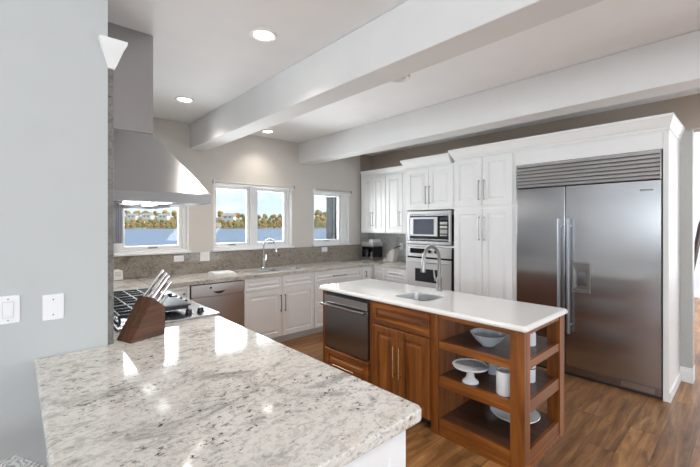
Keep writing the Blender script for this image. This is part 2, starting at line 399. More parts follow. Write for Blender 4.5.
# ------------------------------------------------------------------ setting: floor, ceiling, walls, beams
CEIL = 2.755
YB = 4.70; XR = 4.80; YS = 2.20; XH = 0.353
g = G(); g.box(-5.6, 10.6, -4.6, 4.84, -0.12, 0.0); struct('floor', g, M['floor'])
g = G(); g.box(-5.6, 10.6, -4.6, 4.84, CEIL, CEIL + 0.12); struct('ceiling', g, M['ceiling'])

def wall_with_holes(name, axis, a0, a1, b0, b1, z0, z1, holes, mat):
    """axis 'x': wall runs along x between y=b0..b1; holes (h0, h1, hz0, hz1)"""
    g = G(); cur = a0
    def put(u0, u1, w0, w1):
        if u1 - u0 < 1e-4 or w1 - w0 < 1e-4: return
        if axis == 'x': g.box(u0, u1, b0, b1, w0, w1)
        else: g.box(b0, b1, u0, u1, w0, w1)
    for h0, h1, q0, q1 in holes:
        put(cur, h0, z0, z1); put(h0, h1, z0, q0); put(h0, h1, q1, z1); cur = h1
    put(cur, a1, z0, z1)
    bmesh.ops.remove_doubles(g.bm, verts=g.bm.verts, dist=1e-5)
    return struct(name, g, mat)
W1 = (0.80, 1.60, 1.19, 2.075); W2 = (1.905, 3.105, 1.19, 2.075); W3 = (3.50, 4.26, 1.19, 2.065)
wall_with_holes('wall_back', 'x', 0.233, 4.525, YB, YB + 0.14, 0, CEIL, [W1, W2, W3], M['wall_beige'])
g = G(); g.box(4.525, XR + 0.12, YB, YB + 0.14, 0, CEIL); struct('wall_back_corner', g, M['wall_tan'])
g = G(); g.box(XR, XR + 0.12, 0.42, YB, 0, CEIL); g.box(XR, XR + 0.12, -1.2, 0.42, 2.415, CEIL); g.box(XR, XR + 0.12, -4.5, -4.15, 0, CEIL); g.box(XR, XR + 0.12, -4.15, -1.65, 0, 0.7); g.box(XR, XR + 0.12, -4.15, -1.65, 2.5, CEIL); g.box(XR, XR + 0.12, -1.65, -1.2, 0, CEIL)
struct('wall_right', g, M['wall_tan'])
g = G(); g.box(XH - 0.12, XH, YS + 0.12, YB, 0, CEIL); struct('wall_left', g, M['wall_white'])
g = G(); g.box(-5.5, XH, YS, YS + 0.12, 0, CEIL); struct('wall_left_return', g, M['wall_white'])
WF = (-5.0, 0.4, 0.60, 2.50); WL = (-4.0, 0.6, 0.95, 2.45)
wall_with_holes('wall_front', 'x', -5.6, XR + 0.12, -4.6, -4.5, 0, CEIL, [WF], M['wall_white'])
wall_with_holes('wall_left_rear', 'y', -4.5, YS + 0.12, -5.6, -5.5, 0, CEIL, [WL], M['wall_white'])
# next room seen through the opening on the right
g = G(); g.box(10.45, 10.55, -1.35, 3.0, 0, CEIL); struct('wall_hall_far', g, M['hall_wall'])
g = G(); g.box(4.92, 10.45, 2.9, 3.0, 0, CEIL); struct('wall_hall_back', g, M['hall_wall'])
g = G(); g.box(4.92, 10.45, -1.35, -1.25, 0, CEIL); struct('wall_hall_front', g, M['hall_wall'])
g = G(); g.box(10.43, 10.449, -1.25, 2.9, 0, 0.16, 0.004); struct('baseboard_hall', g, M['trim'])
# beams
g = G(); g.box(1.605, 1.81, -4.5, YB, 2.44, CEIL, 0.012); struct('trim_1', g, M['beam'])
g = G(); g.box(3.215, 3.445, -4.5, YB, 2.44, CEIL, 0.012); struct('trim_2', g, M['beam'])
# baseboards at the wall end beside the fridge casing
g = G()
g.poly([(0.42, 0), (0.499, 0), (0.499, 0.14), (0.42, 0.14)], 'x', XR - 0.016, XR)
g.poly([(0.415, 0.0), (0.499, 0.0), (0.499, 0.105), (0.415, 0.105)], 'x', XR - 0.022, XR - 0.016)
g.box(XR - 0.016, XR + 0.136, 0.404, 0.42, 0, 0.14)
struct('baseboard_right', g, M['trim'])
g = G(); g.box(-5.48, 0.34, YS - 0.015, YS, 0, 0.13, 0.003); struct('baseboard_left', g, M['trim'])
g = G(); g.box(XR - 0.012, XR, 0.42, 0.4985, 0.141, 2.415); g.box(XR - 0.012, XR + 0.132, 0.408, 0.4195, 0.141, 2.415); g.box(XR - 0.012, XR, -1.2, 0.42, 2.416, 2.43); struct('trim_7', g, M['casing'])  # thin pale grey facing on the wall end and above the opening
# stone cladding up the hood wall and its crown cap, splashbacks
g = G(); g.box(XH, XH + 0.026, YS + 0.002, YB - 0.022, 0.911, 2.305, 0.002); struct('trim_3', g, M['splash_darkened'])
g = G()
R = []
for px, ny, z in ((0.004, 0.004, 2.306), (0.014, 0.012, 2.330), (0.040, 0.034, 2.405), (0.052, 0.044, 2.427), (0.054, 0.046, 2.444)):
    lx = XH - (z - 2.306) / 0.138 * 0.042
    R.append([(lx, YS - ny, z), (XH + 0.026 + px, YS - ny, z), (XH + 0.026 + px, 2.62, z), (XH + 0.001, 2.62, z), (XH + 0.001, YS - 0.001, z), (lx, YS - 0.001, z)])
g.loops(R); struct('trim_4', g, M['trim'])
g = G(); g.box(XH + 0.027, 4.519, YB - 0.021, YB, 0.911, 1.164, 0.002); struct('trim_5', g, M['splash'])
g = G(); g.box(4.52, XR - 0.013, YB - 0.012, YB, 0.911, 1.37); g.box(XR - 0.012, XR, 3.385, YB - 0.012, 0.911, 1.37); struct('trim_6', g, M['tile'])

# ------------------------------------------------------------------ windows
def window(n, W, panes, blind=True):
    x0, x1, z0, z1 = W
    root = bpy.data.objects.new('window_%d' % n, None); COL.objects.link(root); root.location = ((x0 + x1) / 2, YB, z0); root['kind'] = 'structure'
    hx = (x1 - x0) / 2; H = z1 - z0
    g = G(); t = 0.014            # white jamb liner
    g.box(-hx, -hx + t, 0.0, 0.138, 0, H); g.box(hx - t, hx, 0.0, 0.138, 0, H); g.box(-hx + t, hx - t, 0.0, 0.138, H - t, H); g.box(-hx + t, hx - t, 0, 0.138, 0, t)
    g.build('window_jamb', M['trim'], root, False)
    g = G()
    f = 0.035
    y0, y1 = 0.055, 0.125
    fl, fr = panes[0][0] - 0.041, panes[-1][1] + 0.041
    g.box(-hx + t, fl, y0, y1, t, H - t, 0.003); g.box(fr, hx - t, y0, y1, t, H - t, 0.003)
    g.box(fl, fr, y0, y1, H - t - f, H - t, 0.003); g.box(fl, fr, y0, y1, t, t + f * 0.6, 0.003)
    for (p0, p1), (q0, q1) in zip(panes, panes[1:]):
        g.box(p1 + 0.045, q0 - 0.045, y0 - 0.01, y1, t, H - t, 0.003)
    g.build('window_frame', M['trim'], root, False)
    for p0, p1 in panes:
        g = G(); s = 0.04; a, b = 0.07, 0.115
        zb, zt = t + f * 0.6, H - t - f
        g.box(p0 - s, p0, a, b, zb, zt, 0.004); g.box(p1, p1 + s, a, b, zb, zt, 0.004)
        g.box(p0, p1, a, b, zb, zb + s, 0.004); g.box(p0, p1, a, b, zt - s, zt, 0.004)
        sash = g.build('window_sash', M['trim'], root, False)
        g = G(); g.box(p0, p1, 0.09, 0.096, zb + s, zt - s); g.build('pane', M['glass'], sash, False)
        g = G(); c = (p0 + p1) / 2
        g.box(c - 0.05, c + 0.05, 0.058, 0.07, zb + 0.012, zb + 0.024, 0.003); g.build('sash_latch', M['plastic_gap'], sash)
    g = G(); g.box(-hx - 0.02, hx + 0.02, -0.035, 0.0, -0.024, 0.0, 0.004); g.build('window_sill', M['trim'], root)
    return root
window(1, W1, [(-0.275, 0.30)])
window(2, W2, [(-0.535, -0.10), (0.065, 0.50)])
window(3, W3, [(-0.325, 0.205)])
# unseen windows behind the camera; front and right ones added for their light
WR = (-4.15, -1.65, 0.7, 2.5)
def big_window(n, W, axis, wx=-5.6):
    root = bpy.data.objects.new('window_%d' % n, None); COL.objects.link(root); root['kind'] = 'structure'
    a0, a1, z0, z1 = W; g = G(); gp = G()
    def B(q, u0, u1, d0, d1, w0, w1):
        if axis == 'x': q.box(u0, u1, -4.6 + d0, -4.6 + d1, w0, w1)
        else: q.box(wx + d0, wx + d1, u0, u1, w0, w1)
    f = 0.06
    B(g, a0, a0 + f, 0, .1, z0, z1); B(g, a1 - f, a1, 0, .1, z0, z1); B(g, a0, a1, 0, .1, z0, z0 + f); B(g, a0, a1, 0, .1, z1 - f, z1)
    for k in (1, 2):
        c = a0 + (a1 - a0) * k / 3; B(g, c - 0.04, c + 0.04, 0, .1, z0, z1)
    g.build('window_frame', M['trim'], root, False)
    B(gp, a0 + f, a1 - f, 0.045, 0.05, z0 + f, z1 - f); gp.build('pane', M['glass'], root, False)
big_window(4, WF, 'x'); big_window(5, WL, 'y'); big_window(6, WR, 'y', XR + 0.01)

def blind(W, label):
    x0, x1, z0, z1 = W
    t = thing('roller_blind', label, 'blind', ((x0 + x1) / 2, YB, z1)); hx = (x1 - x0) / 2 + 0.008
    g = G(); g.cyl((-hx, -0.026, -0.012), (hx, -0.026, -0.012), 0.020, 18); g.build('roller_tube', M['cab_in'], t)
    for s in (-1, 1):
        g = G(); g.box(hx * s - 0.006, hx * s + 0.006, -0.05, -0.0005, -0.036, 0.014, 0.003); g.build('bracket', M['plastic_gap'] if s > 0 else M['trim'], t)
    g = G(); g.box(-hx + 0.01, hx - 0.01, -0.046, -0.036, -0.052, -0.032, 0.003); g.build('bottom_bar', M['trim'], t)
blind(W2, 'rolled-up white roller blind above the wide double window')
blind(W3, 'rolled-up white roller blind above the small right-hand window')

# ------------------------------------------------------------------ worktops
def edge_top(g, outline, z0, z1, r=0.012):
    """extruded outline with an eased edge on every vertical side (outline counter-clockwise)"""
    n = len(outline)
    def inset(d):
        res = []
        for i in range(n):
            p0, p, p1 = (Vector(outline[(i - 1) % n]), Vector(outline[i]), Vector(outline[(i + 1) % n]))
            e0 = (p - p0).normalized(); e1 = (p1 - p).normalized()
            n0 = Vector((-e0.y, e0.x)); n1 = Vector((-e1.y, e1.x))
            k = 1 + n0.dot(n1); q = p + (n0 + n1) * (d / k)
            res.append((q.x, q.y))
        return res
    prof = [(r * 0.5, z0), (r * 0.15, z0 + r * 0.15), (0, z0 + r * 0.5), (0, z1 - r), (r * 0.12, z1 - r * 0.55), (r * 0.38, z1 - r * 0.2), (r, z1)]
    g.loops([[(x, y, z) for x, y in inset(d)] for d, z in prof])
    return g
def round_corner(c, r, a0, a1, n=5):
    return [(c[0] + r * math.cos(a0 + (a1 - a0) * i / n), c[1] + r * math.sin(a0 + (a1 - a0) * i / n)) for i in range(n + 1)]
RT = (0.44, 2.44, 3.58)       # range top notch: x from, y from, y to
g = G()
out2 = [(0.07, YS - 0.002), (0.068, 0.742)] + round_corner((1.018 - 0.035, 0.742 + 0.035), 0.035, -PI / 2, 0) + [(1.018, RT[1]), (RT[0], RT[1]), (RT[0], RT[2]), (1.018, RT[2]), (1.018, 4.028), (1.018, YB - 0.023), (XH + 0.002, YB - 0.023), (XH + 0.002, YS - 0.002)]
edge_top(g, out2, 0.87, 0.91, 0.010)
tag(g.build('worktop', M['granite'], smooth=False), 'white and grey granite worktop of the peninsula running past the range', 'worktop')
# back and right worktop with a hole for the double sink
SK = (2.22, 3.02, 4.17, 4.47)
g = G()
def slab(x0, x1, y0, y1): g.box(x0, x1, y0, y1, 0.87, 0.91)
slab(1.020, SK[0], 4.03, YB - 0.023); slab(SK[1], 4.16, 4.03, YB - 0.023)
slab(SK[0], SK[1], 4.03, SK[2]); slab(SK[0], SK[1], SK[3], YB - 0.023)
slab(4.16, XR - 0.014, 4.03, YB - 0.023); slab(4.16, XR - 0.014, 3.385, 4.03)
bmesh.ops.remove_doubles(g.bm, verts=g.bm.verts, dist=1e-5)
tag(g.build('worktop', M['granite_back'], smooth=False), 'pale taupe granite worktop under the windows with an inset double sink', 'worktop')

# ------------------------------------------------------------------ base cabinets on the back wall (front at y = 4.06)
CABG = 'white base cabinets under the window worktop'
def base_cab(label, loc, w, rz=FRONT_W, depth=0.60, group=None, toe=True, h=0.868):
    t = thing('base_cabinet', label, 'cabinet', loc, rz, group)
    g = G(); z0 = 0.10
    g.box(0.001, w - 0.001, 0.0, depth, z0, h)
    g.build('carcass', M['cab'], t, False)
    g = G(); g.box(0.001, w - 0.001, 0.065, depth, 0.0, z0 - 0.001); g.build('toe_kick', M['cab_in'], t, False)
    return t
YF = 4.06
t = base_cab('narrow white base cabinet with a knobbed drawer left of the dishwasher', (1.02, YF, 0), 0.368, depth=0.61)
door(t, 0.004, 0.364, 0.712, 0.862, M['cab'], 'drawer', 0.03); door(t, 0.004, 0.364, 0.105, 0.706, M['cab'])
g = G(); g.lathe([(0.004, 0), (0.005, 0.012), (0.012, 0.018), (0.012, 0.024), (0.006, 0.028)], seg=14)
k = g.build('knob', M['gunmetal'], t); k.rotation_euler = (PI / 2, 0, 0); k.location = (0.30, -0.021, 0.787)
t = base_cab('white sink base cabinet with two raised-panel doors under the double sink', (2.004, YF, 0), 1.020, depth=0.61)
# the carcass top stays below the sink bowls
for ch in list(t.children):
    if ch.name.startswith('carcass'): bpy.data.objects.remove(ch)
g = G(); g.box(0.001, 1.019, 0.0, 0.018, 0.10, 0.868); g.box(0.001, 0.018, 0.018, 0.61, 0.10, 0.868); g.box(1.002, 1.019, 0.018, 0.61, 0.10, 0.868); g.box(0.018, 1.002, 0.018, 0.61, 0.10, 0.12)
g.build('carcass', M['cab'], t, False)
for a, b in ((0.004, 0.513), (0.519, 1.016)):
    door(t, a, b, 0.712, 0.862, M['cab'], 'drawer', 0.032)
    door(t, a, b, 0.105, 0.702, M['cab'])
pull(t, (0.485, 0.43), (0.485, 0.62), M['gunmetal']); pull(t, (0.548, 0.43), (0.548, 0.62), M['gunmetal'])
t = base_cab('white three-drawer base cabinet under the small right window', (3.026, YF, 0), 0.90, depth=0.61)
for z0, z1 in ((0.712, 0.862), (0.412, 0.704), (0.105, 0.404)):
    d = door(t, 0.004, 0.896, z0, z1, M['cab'], 'drawer', 0.034)
    zc = (z0 + z1) / 2 if z1 > 0.8 else z1 - 0.06
    pull(d, (0.33, zc), (0.55, zc), M['gunmetal'])
# corner unit: one leaf on each run
t = base_cab('white corner base cabinet with an angled pair of narrow leaves', (3.928, YF, 0), 0.225, depth=0.61)
for ch in list(t.children): bpy.data.objects.remove(ch)
g = G(); g.poly([(0.001, 0.0), (0.262, 0.0), (0.262, -0.27), (0.855, -0.27), (0.855, 0.61), (0.001, 0.61)], 'z', 0.10, 0.868); g.build('carcass', M['cab'], t, False)
g = G(); g.poly([(0.001, 0.065), (0.327, 0.065), (0.327, -0.27), (0.855, -0.27), (0.855, 0.61), (0.001, 0.61)], 'z', 0.0, 0.099); g.build('toe_kick', M['cab_in'], t, False)
door(t, 0.004, 0.235, 0.105, 0.862, M['cab'], 'door', 0.045)
g = G(); g.panel(0.0, 0.235, 0.105, 0.862, door_steps(0.02, 0.045)); d = g.build('door', M['cab'], t); d.rotation_euler = (0, 0, -PI / 2); d.location = (0.261, -0.03, 0)
pull(t, (0.07, 0.72), (0.07, 0.79), M['gunmetal'])
# right run: drawers between the corner and the oven tower
t = base_cab('white drawer base cabinet between the corner and the oven tower', (4.19, 3.787, 0), 0.40, FRONT_R, depth=0.60)
for z0, z1 in ((0.712, 0.862), (0.412, 0.704), (0.105, 0.404)):
    d = door(t, 0.004, 0.396, z0, z1, M['cab'], 'drawer', 0.03)
    pull(d, (0.12, (z0 + z1) / 2), (0.27, (z0 + z1) / 2), M['gunmetal'])
# peninsula and range bases, facing the kitchen (+x)
def pen_cab(label, y0, y1, h=0.868, end=False):
    t = thing('base_cabinet', label, 'cabinet', (0.947, y0, 0), FRONT_L)
    wd = y1 - y0
    g = G(); g.box(0.001, wd - 0.001, 0.0, 0.575, 0.10, h); g.build('carcass', M['panel_cool'], t, False)
    g = G(); g.box(0.001, wd - 0.001, 0.065, 0.575, 0.0, 0.099); g.build('toe_kick', M['cab_in'], t, False)
    n = max(1, round(wd / 0.5))
    for i in range(n):
        a, b = wd * i / n + 0.004, wd * (i + 1) / n - 0.004
        d = door(t, a, b, h - 0.156, h - 0.006, M['panel_cool'], 'drawer', 0.03); pull(d, ((a + b) / 2 - .06, h - 0.08), ((a + b) / 2 + .06, h - 0.08), M['gunmetal'])
        d = door(t, a, b, 0.105, h - 0.162, M['panel_cool']); pull(d, (b - 0.03, 0.45), (b - 0.03, 0.6), M['gunmetal'])
    if end:
        g = G(); g.panel(0.385, 0.975, 0.0, 0.868, [(0.0, -0.018), (0.075, -0.018), (0.080, -0.012), (0.10, -0.012)])
        e = g.build('end_panel', M['panel_cool'], t); e.location = (0, 0.975 - 0.015, 0); e.rotation_euler = (0, 0, -PI / 2); e.location = (0, 0, 0)
        e.matrix_parent_inverse = Matrix.Identity(4); e.location = (-0.0005, 0.973, 0)
    return t
pen_cab('white peninsula base cabinet with a framed end panel facing the camera', 0.79, 2.39, end=True)
pen_cab('white base cabinet directly under the gas range top', 2.395, 3.60, h=0.80)
pen_cab('white base cabinet between the range top and the window wall', 3.605, 4.0)

# ------------------------------------------------------------------ dishwasher under the window worktop
t = thing('dishwasher', 'stainless dishwasher with pocket handle left of the sink cabinet', 'dishwasher', (1.391, YF, 0), FRONT_W)
g = G(); g.box(0.004, 0.608, 0.0, 0.58, 0.10, 0.865); g.build('tub', M['black_matte'], t, False)
g = G(); g.box(0.006, 0.606, -0.026, -0.001, 0.115, 0.722, 0.003); g.build('door_panel', M['steel_mid'], t)
g = G(); g.box(0.006, 0.606, -0.028, -0.001, 0.725, 0.858, 0.004); cp = g.build('control_panel', M['steel_mid'], t)
g = G(); n = 12
g.poly([(0.235 + 0.15 * i / n, 0.775 - 0.028 * math.sin(PI * i / n)) for i in range(n + 1)], 'y', -0.0295, -0.0282); g.build('pocket_handle', M['black_matte'], cp)
g = G(); g.cyl((0.215, -0.0281, 0.82), (0.215, -0.031, 0.82), 0.011, 16); g.build('logo_badge', M['black'], cp)
g = G(); g.box(0.004, 0.608, 0.05, 0.06, 0.0, 0.099); g.build('toe_kick', M['black_matte'], t, False)

# ------------------------------------------------------------------ double sink and window faucet
t = thing('kitchen_sink', 'stainless double-bowl sink set into the worktop under the wide window', 'sink', ((SK[0] + SK[1]) / 2, (SK[2] + SK[3]) / 2, 0.87))
def bowl(g, x0, x1, y0, y1, zt, depth, th=0.004, r=0.05):
    def rr(d, rad):
        res = []
        for cx, cy, a in ((x1 - d - rad, y0 + d + rad, -PI / 2), (x1 - d - rad, y1 - d - rad, 0), (x0 + d + rad, y1 - d - rad, PI / 2), (x0 + d + rad, y0 + d + rad, PI)):
            res += [(cx + rad * math.cos(a + PI / 2 * i / 5), cy + rad * math.sin(a + PI / 2 * i / 5)) for i in range(6)]
        return res
    rings = [(-0.0 + th * 0, zt), (0.006, zt), (0.012, zt - depth + 0.02), (0.03, zt - depth)]
    L_ = [[(x, y, z) for x, y in rr(d, r)] for d, z in rings]
    outer = [[(x, y, z) for x, y in rr(d, r)] for d, z in ((0.03, zt - depth - 0.004), (0.004, zt - depth + 0.016), (0.0, zt))]
    g.loops(L_ + outer, False, False)
    g.bm.faces.new([g.bm.verts.new(p) for p in L_[-1]]); g.bm.faces.new([g.bm.verts.new(p) for p in outer[0]])
    bmesh.ops.remove_doubles(g.bm, verts=g.bm.verts, dist=1e-5)
g = G(); bowl(g, -0.398, -0.015, -0.148, 0.148, 0.030, 0.20); g.build('sink_bowl', M['steel_bright'], t)
g = G(); bowl(g, 0.015, 0.398, -0.148, 0.148, 0.030, 0.20); g.build('sink_bowl', M['steel_bright'], t)
g = G(); g.box(-0.0155, 0.0155, -0.148, 0.148, 0.0, 0.029, 0.004); g.build('divider', M['steel'], t)
for s in (-0.2, 0.2):
    g = G(); g.lathe([(0.04, 0), (0.04, 0.003), (0.03, 0.004), (0.028, 0.001)], s, 0, 20, -0.170); g.build('drain', M['chrome'], t)
def faucet(name, label, loc, direction, height, reach, mat, drop, r=0.0125, lever_side=1):
    """gooseneck: direction = angle of spout in plan"""
    t = thing(name, label, 'faucet', loc, direction)
    g = G(); g.lathe([(0.028, 0), (0.028, 0.006), (0.022, 0.012), (0.021, 0.06), (0.024, 0.075), (0.024, 0.115), (0.016, 0.125), (0.0135, 0.14)], seg=20); g.build('base', mat, t)
    rad = reach / 2; zc = height - rad
    pts = [(0, 0, 0.13), (0, 0, zc * 0.7), (0, 0, zc)]
    pts += [(rad - rad * math.cos(PI * i / 14 * 0.97), 0, zc + rad * math.sin(PI * i / 14 * 0.97)) for i in range(1, 15)]
    g = G(); g.tube(pts, r, 14); sp = g.build('spout', mat, t)
    e = Vector(pts[-1])
    g = G(); g.tube([e + Vector((0, 0, 0.005)), e + Vector((0.002, 0, -0.02)), e + Vector((0.006, 0, -drop * 0.6)), e + Vector((0.008, 0, -drop))], [r * 1.05, r * 1.15, r * 1.45, r * 1.35], 14); g.build('spray_head', mat, t)
    g = G(); y = lever_side
    g.tube([(0, 0, 0.095), (0, y * 0.045, 0.095)], 0.013, 12); g.tube([(0, y * 0.04, 0.095), (0.004, y * 0.05, 0.13), (0.006, y * 0.055, 0.185)], [0.010, 0.008, 0.006], 10); g.build('lever', mat, t)
    return t
faucet('faucet', 'polished chrome gooseneck faucet behind the double sink', (2.555, 4.575, 0.911), math.radians(-62), 0.40, 0.19, M['chrome'], 0.09, 0.011, 1)

# ------------------------------------------------------------------ upper cabinets in the corner (front x = 4.46)
XU = 4.46
def upper(label, y0, w, doors, handles):
    t = thing('wall_cabinet', label, 'cabinet', (XU, y0, 1.37), FRONT_R)
    g = G(); g.box(0.001, w - 0.001, 0, XR - XU - 0.002, 0, 0.975); g.build('carcass', M['cab'], t, False)
    for a, b in doors: door(t, a, b, 0.012, 0.935, M['cab'], 'door', 0.06)
    for x in handles: pull(t, (x, 0.125), (x, 0.335), M['nickel'])
    crown(t, 0.001, w - 0.001, 0.976, [(0.0, 0.0), (0.012, 0.0), (0.014, 0.012), (0.03, 0.05), (0.034, 0.062), (0.034, 0.075)], M['cab'], False, False, XR - XU - 0.004)
    return t
upper('white corner wall cabinet with a pair of doors above the coffee maker', 4.60, 0.575, [(0.025, 0.285), (0.289, 0.565)], [0.262, 0.312])
upper('white single-door wall cabinet beside the oven tower', 4.023, 0.60, [(0.008, 0.345), (0.352, 0.592)], [0.312])
g = G(); g.box(XU + 0.085, XR - 0.002, 4.601, YB - 0.001, 1.37, 2.42)
tag(g.build('filler_panel', M['cab'], smooth=False), 'narrow white filler strip between corner wall cabinet and window wall', 'panel')

# ------------------------------------------------------------------ oven tower, pantry, fridge surround
XT = 4.15
CR = [(0.0, 0.0), (0.010, 0.0), (0.012, 0.022), (0.022, 0.030), (0.048, 0.085), (0.056, 0.098), (0.060, 0.102), (0.060, 0.125)]
OW = 0.80
t = thing('oven_cabinet', 'tall white cabinet housing the microwave and wall oven', 'cabinet', (XT, 3.37, 0), FRONT_R)
D = XR - XT - 0.002
g = G()
g.box(0.0, 0.02, 0, D, 0, 2.30); g.box(OW - 0.02, OW, 0, D, 0, 2.30)                    # sides
g.box(0.02, OW - 0.02, 0, D, 1.712, 2.30); g.box(0.02, OW - 0.02, 0, D, 0.10, 0.538); g.box(0.02, OW - 0.02, D - 0.02, D, 0.54, 1.712)
g.box(0.02, OW - 0.02, 0, D - 0.02, 1.213, 1.235)
g.build('carcass', M['cab'], t, False)
g = G(); g.box(0.02, OW - 0.02, 0.065, D, 0, 0.099); g.build('toe_kick', M['cab_in'], t, False)
door(t, 0.030, 0.398, 1.735, 2.275, M['cab']); door(t, 0.404, 0.772, 1.735, 2.275, M['cab'])
pull(t, (0.372, 1.80), (0.372, 2.02), M['gunmetal']); pull(t, (0.430, 1.80), (0.430, 2.02), M['gunmetal'])
d = door(t, 0.030, 0.772, 0.115, 0.525, M['cab'], 'drawer'); pull(d, (0.3, 0.45), (0.5, 0.45), M['gunmetal'])
crown(t, 0.0, OW - 0.066, 2.301, CR, M['cab'], True, False, D)
# microwave with trim kit
t = thing('microwave', 'built-in stainless microwave in the oven tower above the oven', 'microwave', (XT, 3.37, 0), FRONT_R)
g = G(); g.box(0.09, 0.70, 0.004, 0.45, 1.29, 1.64); g.build('body', M['black_matte'], t, False)
g = G()
g.box(0.045, 0.755, -0.022, -0.002, 1.655, 1.695, 0.003); g.box(0.045, 0.755, -0.022, -0.002, 1.245, 1.285, 0.003)
g.box(0.045, 0.085, -0.022, -0.002, 1.285, 1.655, 0.003); g.box(0.715, 0.755, -0.022, -0.002, 1.285, 1.655, 0.003)
g.build('trim_frame', M['steel_bright'], t)
for z in (1.628, 1.296):
    g = G(); g.box(0.088, 0.712, -0.016, 0.003, z, z + 0.022, 0.002); g.build('vent_strip', M['steel_dark'], t)
g = G(); g.box(0.09, 0.71, -0.010, 0.002, 1.322, 1.625, 0.002); g.build('face', M['black'], t)
g = G(); g.box(0.095, 0.545, -0.024, -0.0105, 1.355, 1.612, 0.004); dr = g.build('door', M['steel_bright'], t)
g = G(); g.box(0.150, 0.490, -0.0255, -0.0243, 1.378, 1.588, 0.0005); g.build('door_window', M['grey_screen'], dr)
g = G(); g.box(0.575, 0.69, -0.0125, -0.0102, 1.568, 1.605); g.build('display', M['display'], t)
for (a, b, c, d_) in ((0.578, 0.688, 1.512, 1.548), (0.578, 0.688, 1.462, 1.498), (0.578, 0.688, 1.395, 1.448), (0.578, 0.688, 1.362, 1.382)):
    g = G(); g.box(a, b, -0.0135, -0.0102, c, d_, 0.001); g.build('button', M['nickel'], t)
# wall oven
t = thing('wall_oven', 'stainless wall oven below the microwave in the oven tower', 'oven', (XT, 3.37, 0), FRONT_R)
g = G(); g.box(0.06, 0.74, 0.004, 0.55, 0.56, 1.20); g.build('body', M['black_matte'], t, False)
g = G(); g.box(0.045, 0.755, -0.024, -0.002, 1.072, 1.208, 0.003); cp = g.build('control_panel', M['steel_bright'], t)
g = G(); g.box(0.095, 0.345, -0.0262, -0.0243, 1.118, 1.185, 0.001); g.build('display', M['black'], cp)
for x in (0.43, 0.53):
    g = G(); g.cyl((x, -0.0243, 1.15), (x, -0.045, 1.15), 0.021, 18); g.build('knob', M['black'], cp)
g = G(); g.box(0.05, 0.75, -0.018, -0.002, 1.050, 1.071); g.build('vent_slot', M['black'], t)
g = G(); g.box(0.045, 0.755, -0.028, -0.002, 0.56, 1.048, 0.004); dr = g.build('door', M['steel_bright'], t)
g = G(); g.box(0.185, 0.575, -0.0295, -0.0283, 0.735, 0.912, 0.0005); g.build('door_window', M['smoke'], dr)
pull(dr, (0.10, 1.010), (0.70, 1.010), M['steel_bright'], 0.011, 0.04, -0.028)

XF = 4.128
t = thing('pantry_cabinet', 'tall white pantry cabinet with four raised-panel doors beside the fridge', 'cabinet', (XF, 2.566, 0), FRONT_R)
D = XR - XF - 0.002; PW = 0.745
g = G(); g.box(0, PW, 0, D, 0.10, 2.325); g.build('carcass', M['cab'], t, False)
g = G(); g.box(0, PW, 0.065, D, 0, 0.099); g.build('toe_kick', M['cab_in'], t, False)
for z0, z1 in ((1.735, 2.315), (0.115, 1.705)):
    door(t, 0.006, 0.376, z0, z1, M['cab'], 'door', 0.065); door(t, 0.382, 0.738, z0, z1, M['cab'], 'door', 0.065)
for z0, z1 in ((1.815, 2.03), (1.335, 1.60)):
    for x in (0.345, 0.413): pull(t, (x, z0), (x, z1), M['gunmetal'], 0.0065)
crown(t, 0, PW + 0.001, 2.326, CR, M['cab'], True, False, D)
# surround
t = thing('fridge_surround', 'tall white cabinet casing framing the steel refrigerator', 'cabinet', (XF, 1.820, 0), FRONT_R)
FW = 1.320
g = G(); g.box(0, 0.030, 0.0, D, 0, 2.31); g.build('side_panel', M['cab'], t, False)
g = G(); g.box(FW - 0.040, FW, 0.0, D, 0, 2.31, 0.002); g.build('side_panel', M['cab'], t, False)
g = G(); g.box(0.031, FW - 0.041, 0.0, D, 2.168, 2.31); g.build('frieze', M['cab'], t, False)
g = G(); g.box(FW, FW + 0.012, -0.006, D - 0.03, 0, 0.085, 0.003); g.build('plinth', M['cab'], t)
crown(t, 0, FW, 2.326, CR, M['cab'], False, True, D, side=0.6)
g = G(); g.box(0, FW, 0, D, 2.311, 2.3255); g.build('top_rail', M['cab'], t, False)

# refrigerator
t = thing('refrigerator', 'wide built-in stainless side-by-side refrigerator with louvred top grille', 'refrigerator', (XF, 1.785, 0), FRONT_R)
RW = 1.242
g = G(); g.box(0.004, RW - 0.004, 0.02, D - 0.02, 0.02, 2.16); g.build('body', M['black_matte'], t, False)
g = G(); g.box(0.006, 0.489, -0.022, 0.018, 0.105, 1.898, 0.004); ld = g.build('freezer_door', M['steel'], t)
# right door with an opening for the dispenser
DX0, DX1, DZ0, DZ1 = 0.563, 0.700, 0.865, 1.135
g = G(); X0, X1, Z0, Z1 = 0.497, RW - 0.006, 0.105, 1.898
vs = {}
def V(x, y, z): return g.bm.verts.new((x, y, z))
fo = [(X0, Z0), (X1, Z0), (X1, Z1), (X0, Z1)]; fi = [(DX0, DZ0), (DX1, DZ0), (DX1, DZ1), (DX0, DZ1)]
rings = [[(x, 0.018, z) for x, z in fi], [(x, -0.022, z) for x, z in fi], [(x, -0.022, z) for x, z in fo], [(x, 0.018, z) for x, z in fo]]
g.loops(rings, False, False); rd = g.build('fridge_door', M['steel'], t, False)
g = G()
g.box(DX0 - 0.012, DX1 + 0.012, -0.026, -0.0222, DZ1, DZ1 + 0.014); g.box(DX0 - 0.012, DX1 + 0.012, -0.026, -0.0222, DZ0 - 0.014, DZ0)
g.box(DX0 - 0.012, DX0, -0.026, -0.0222, DZ0, DZ1); g.box(DX1, DX1 + 0.012, -0.026, -0.0222, DZ0, DZ1); g.build('dispenser_bezel', M['nickel'], rd, False)
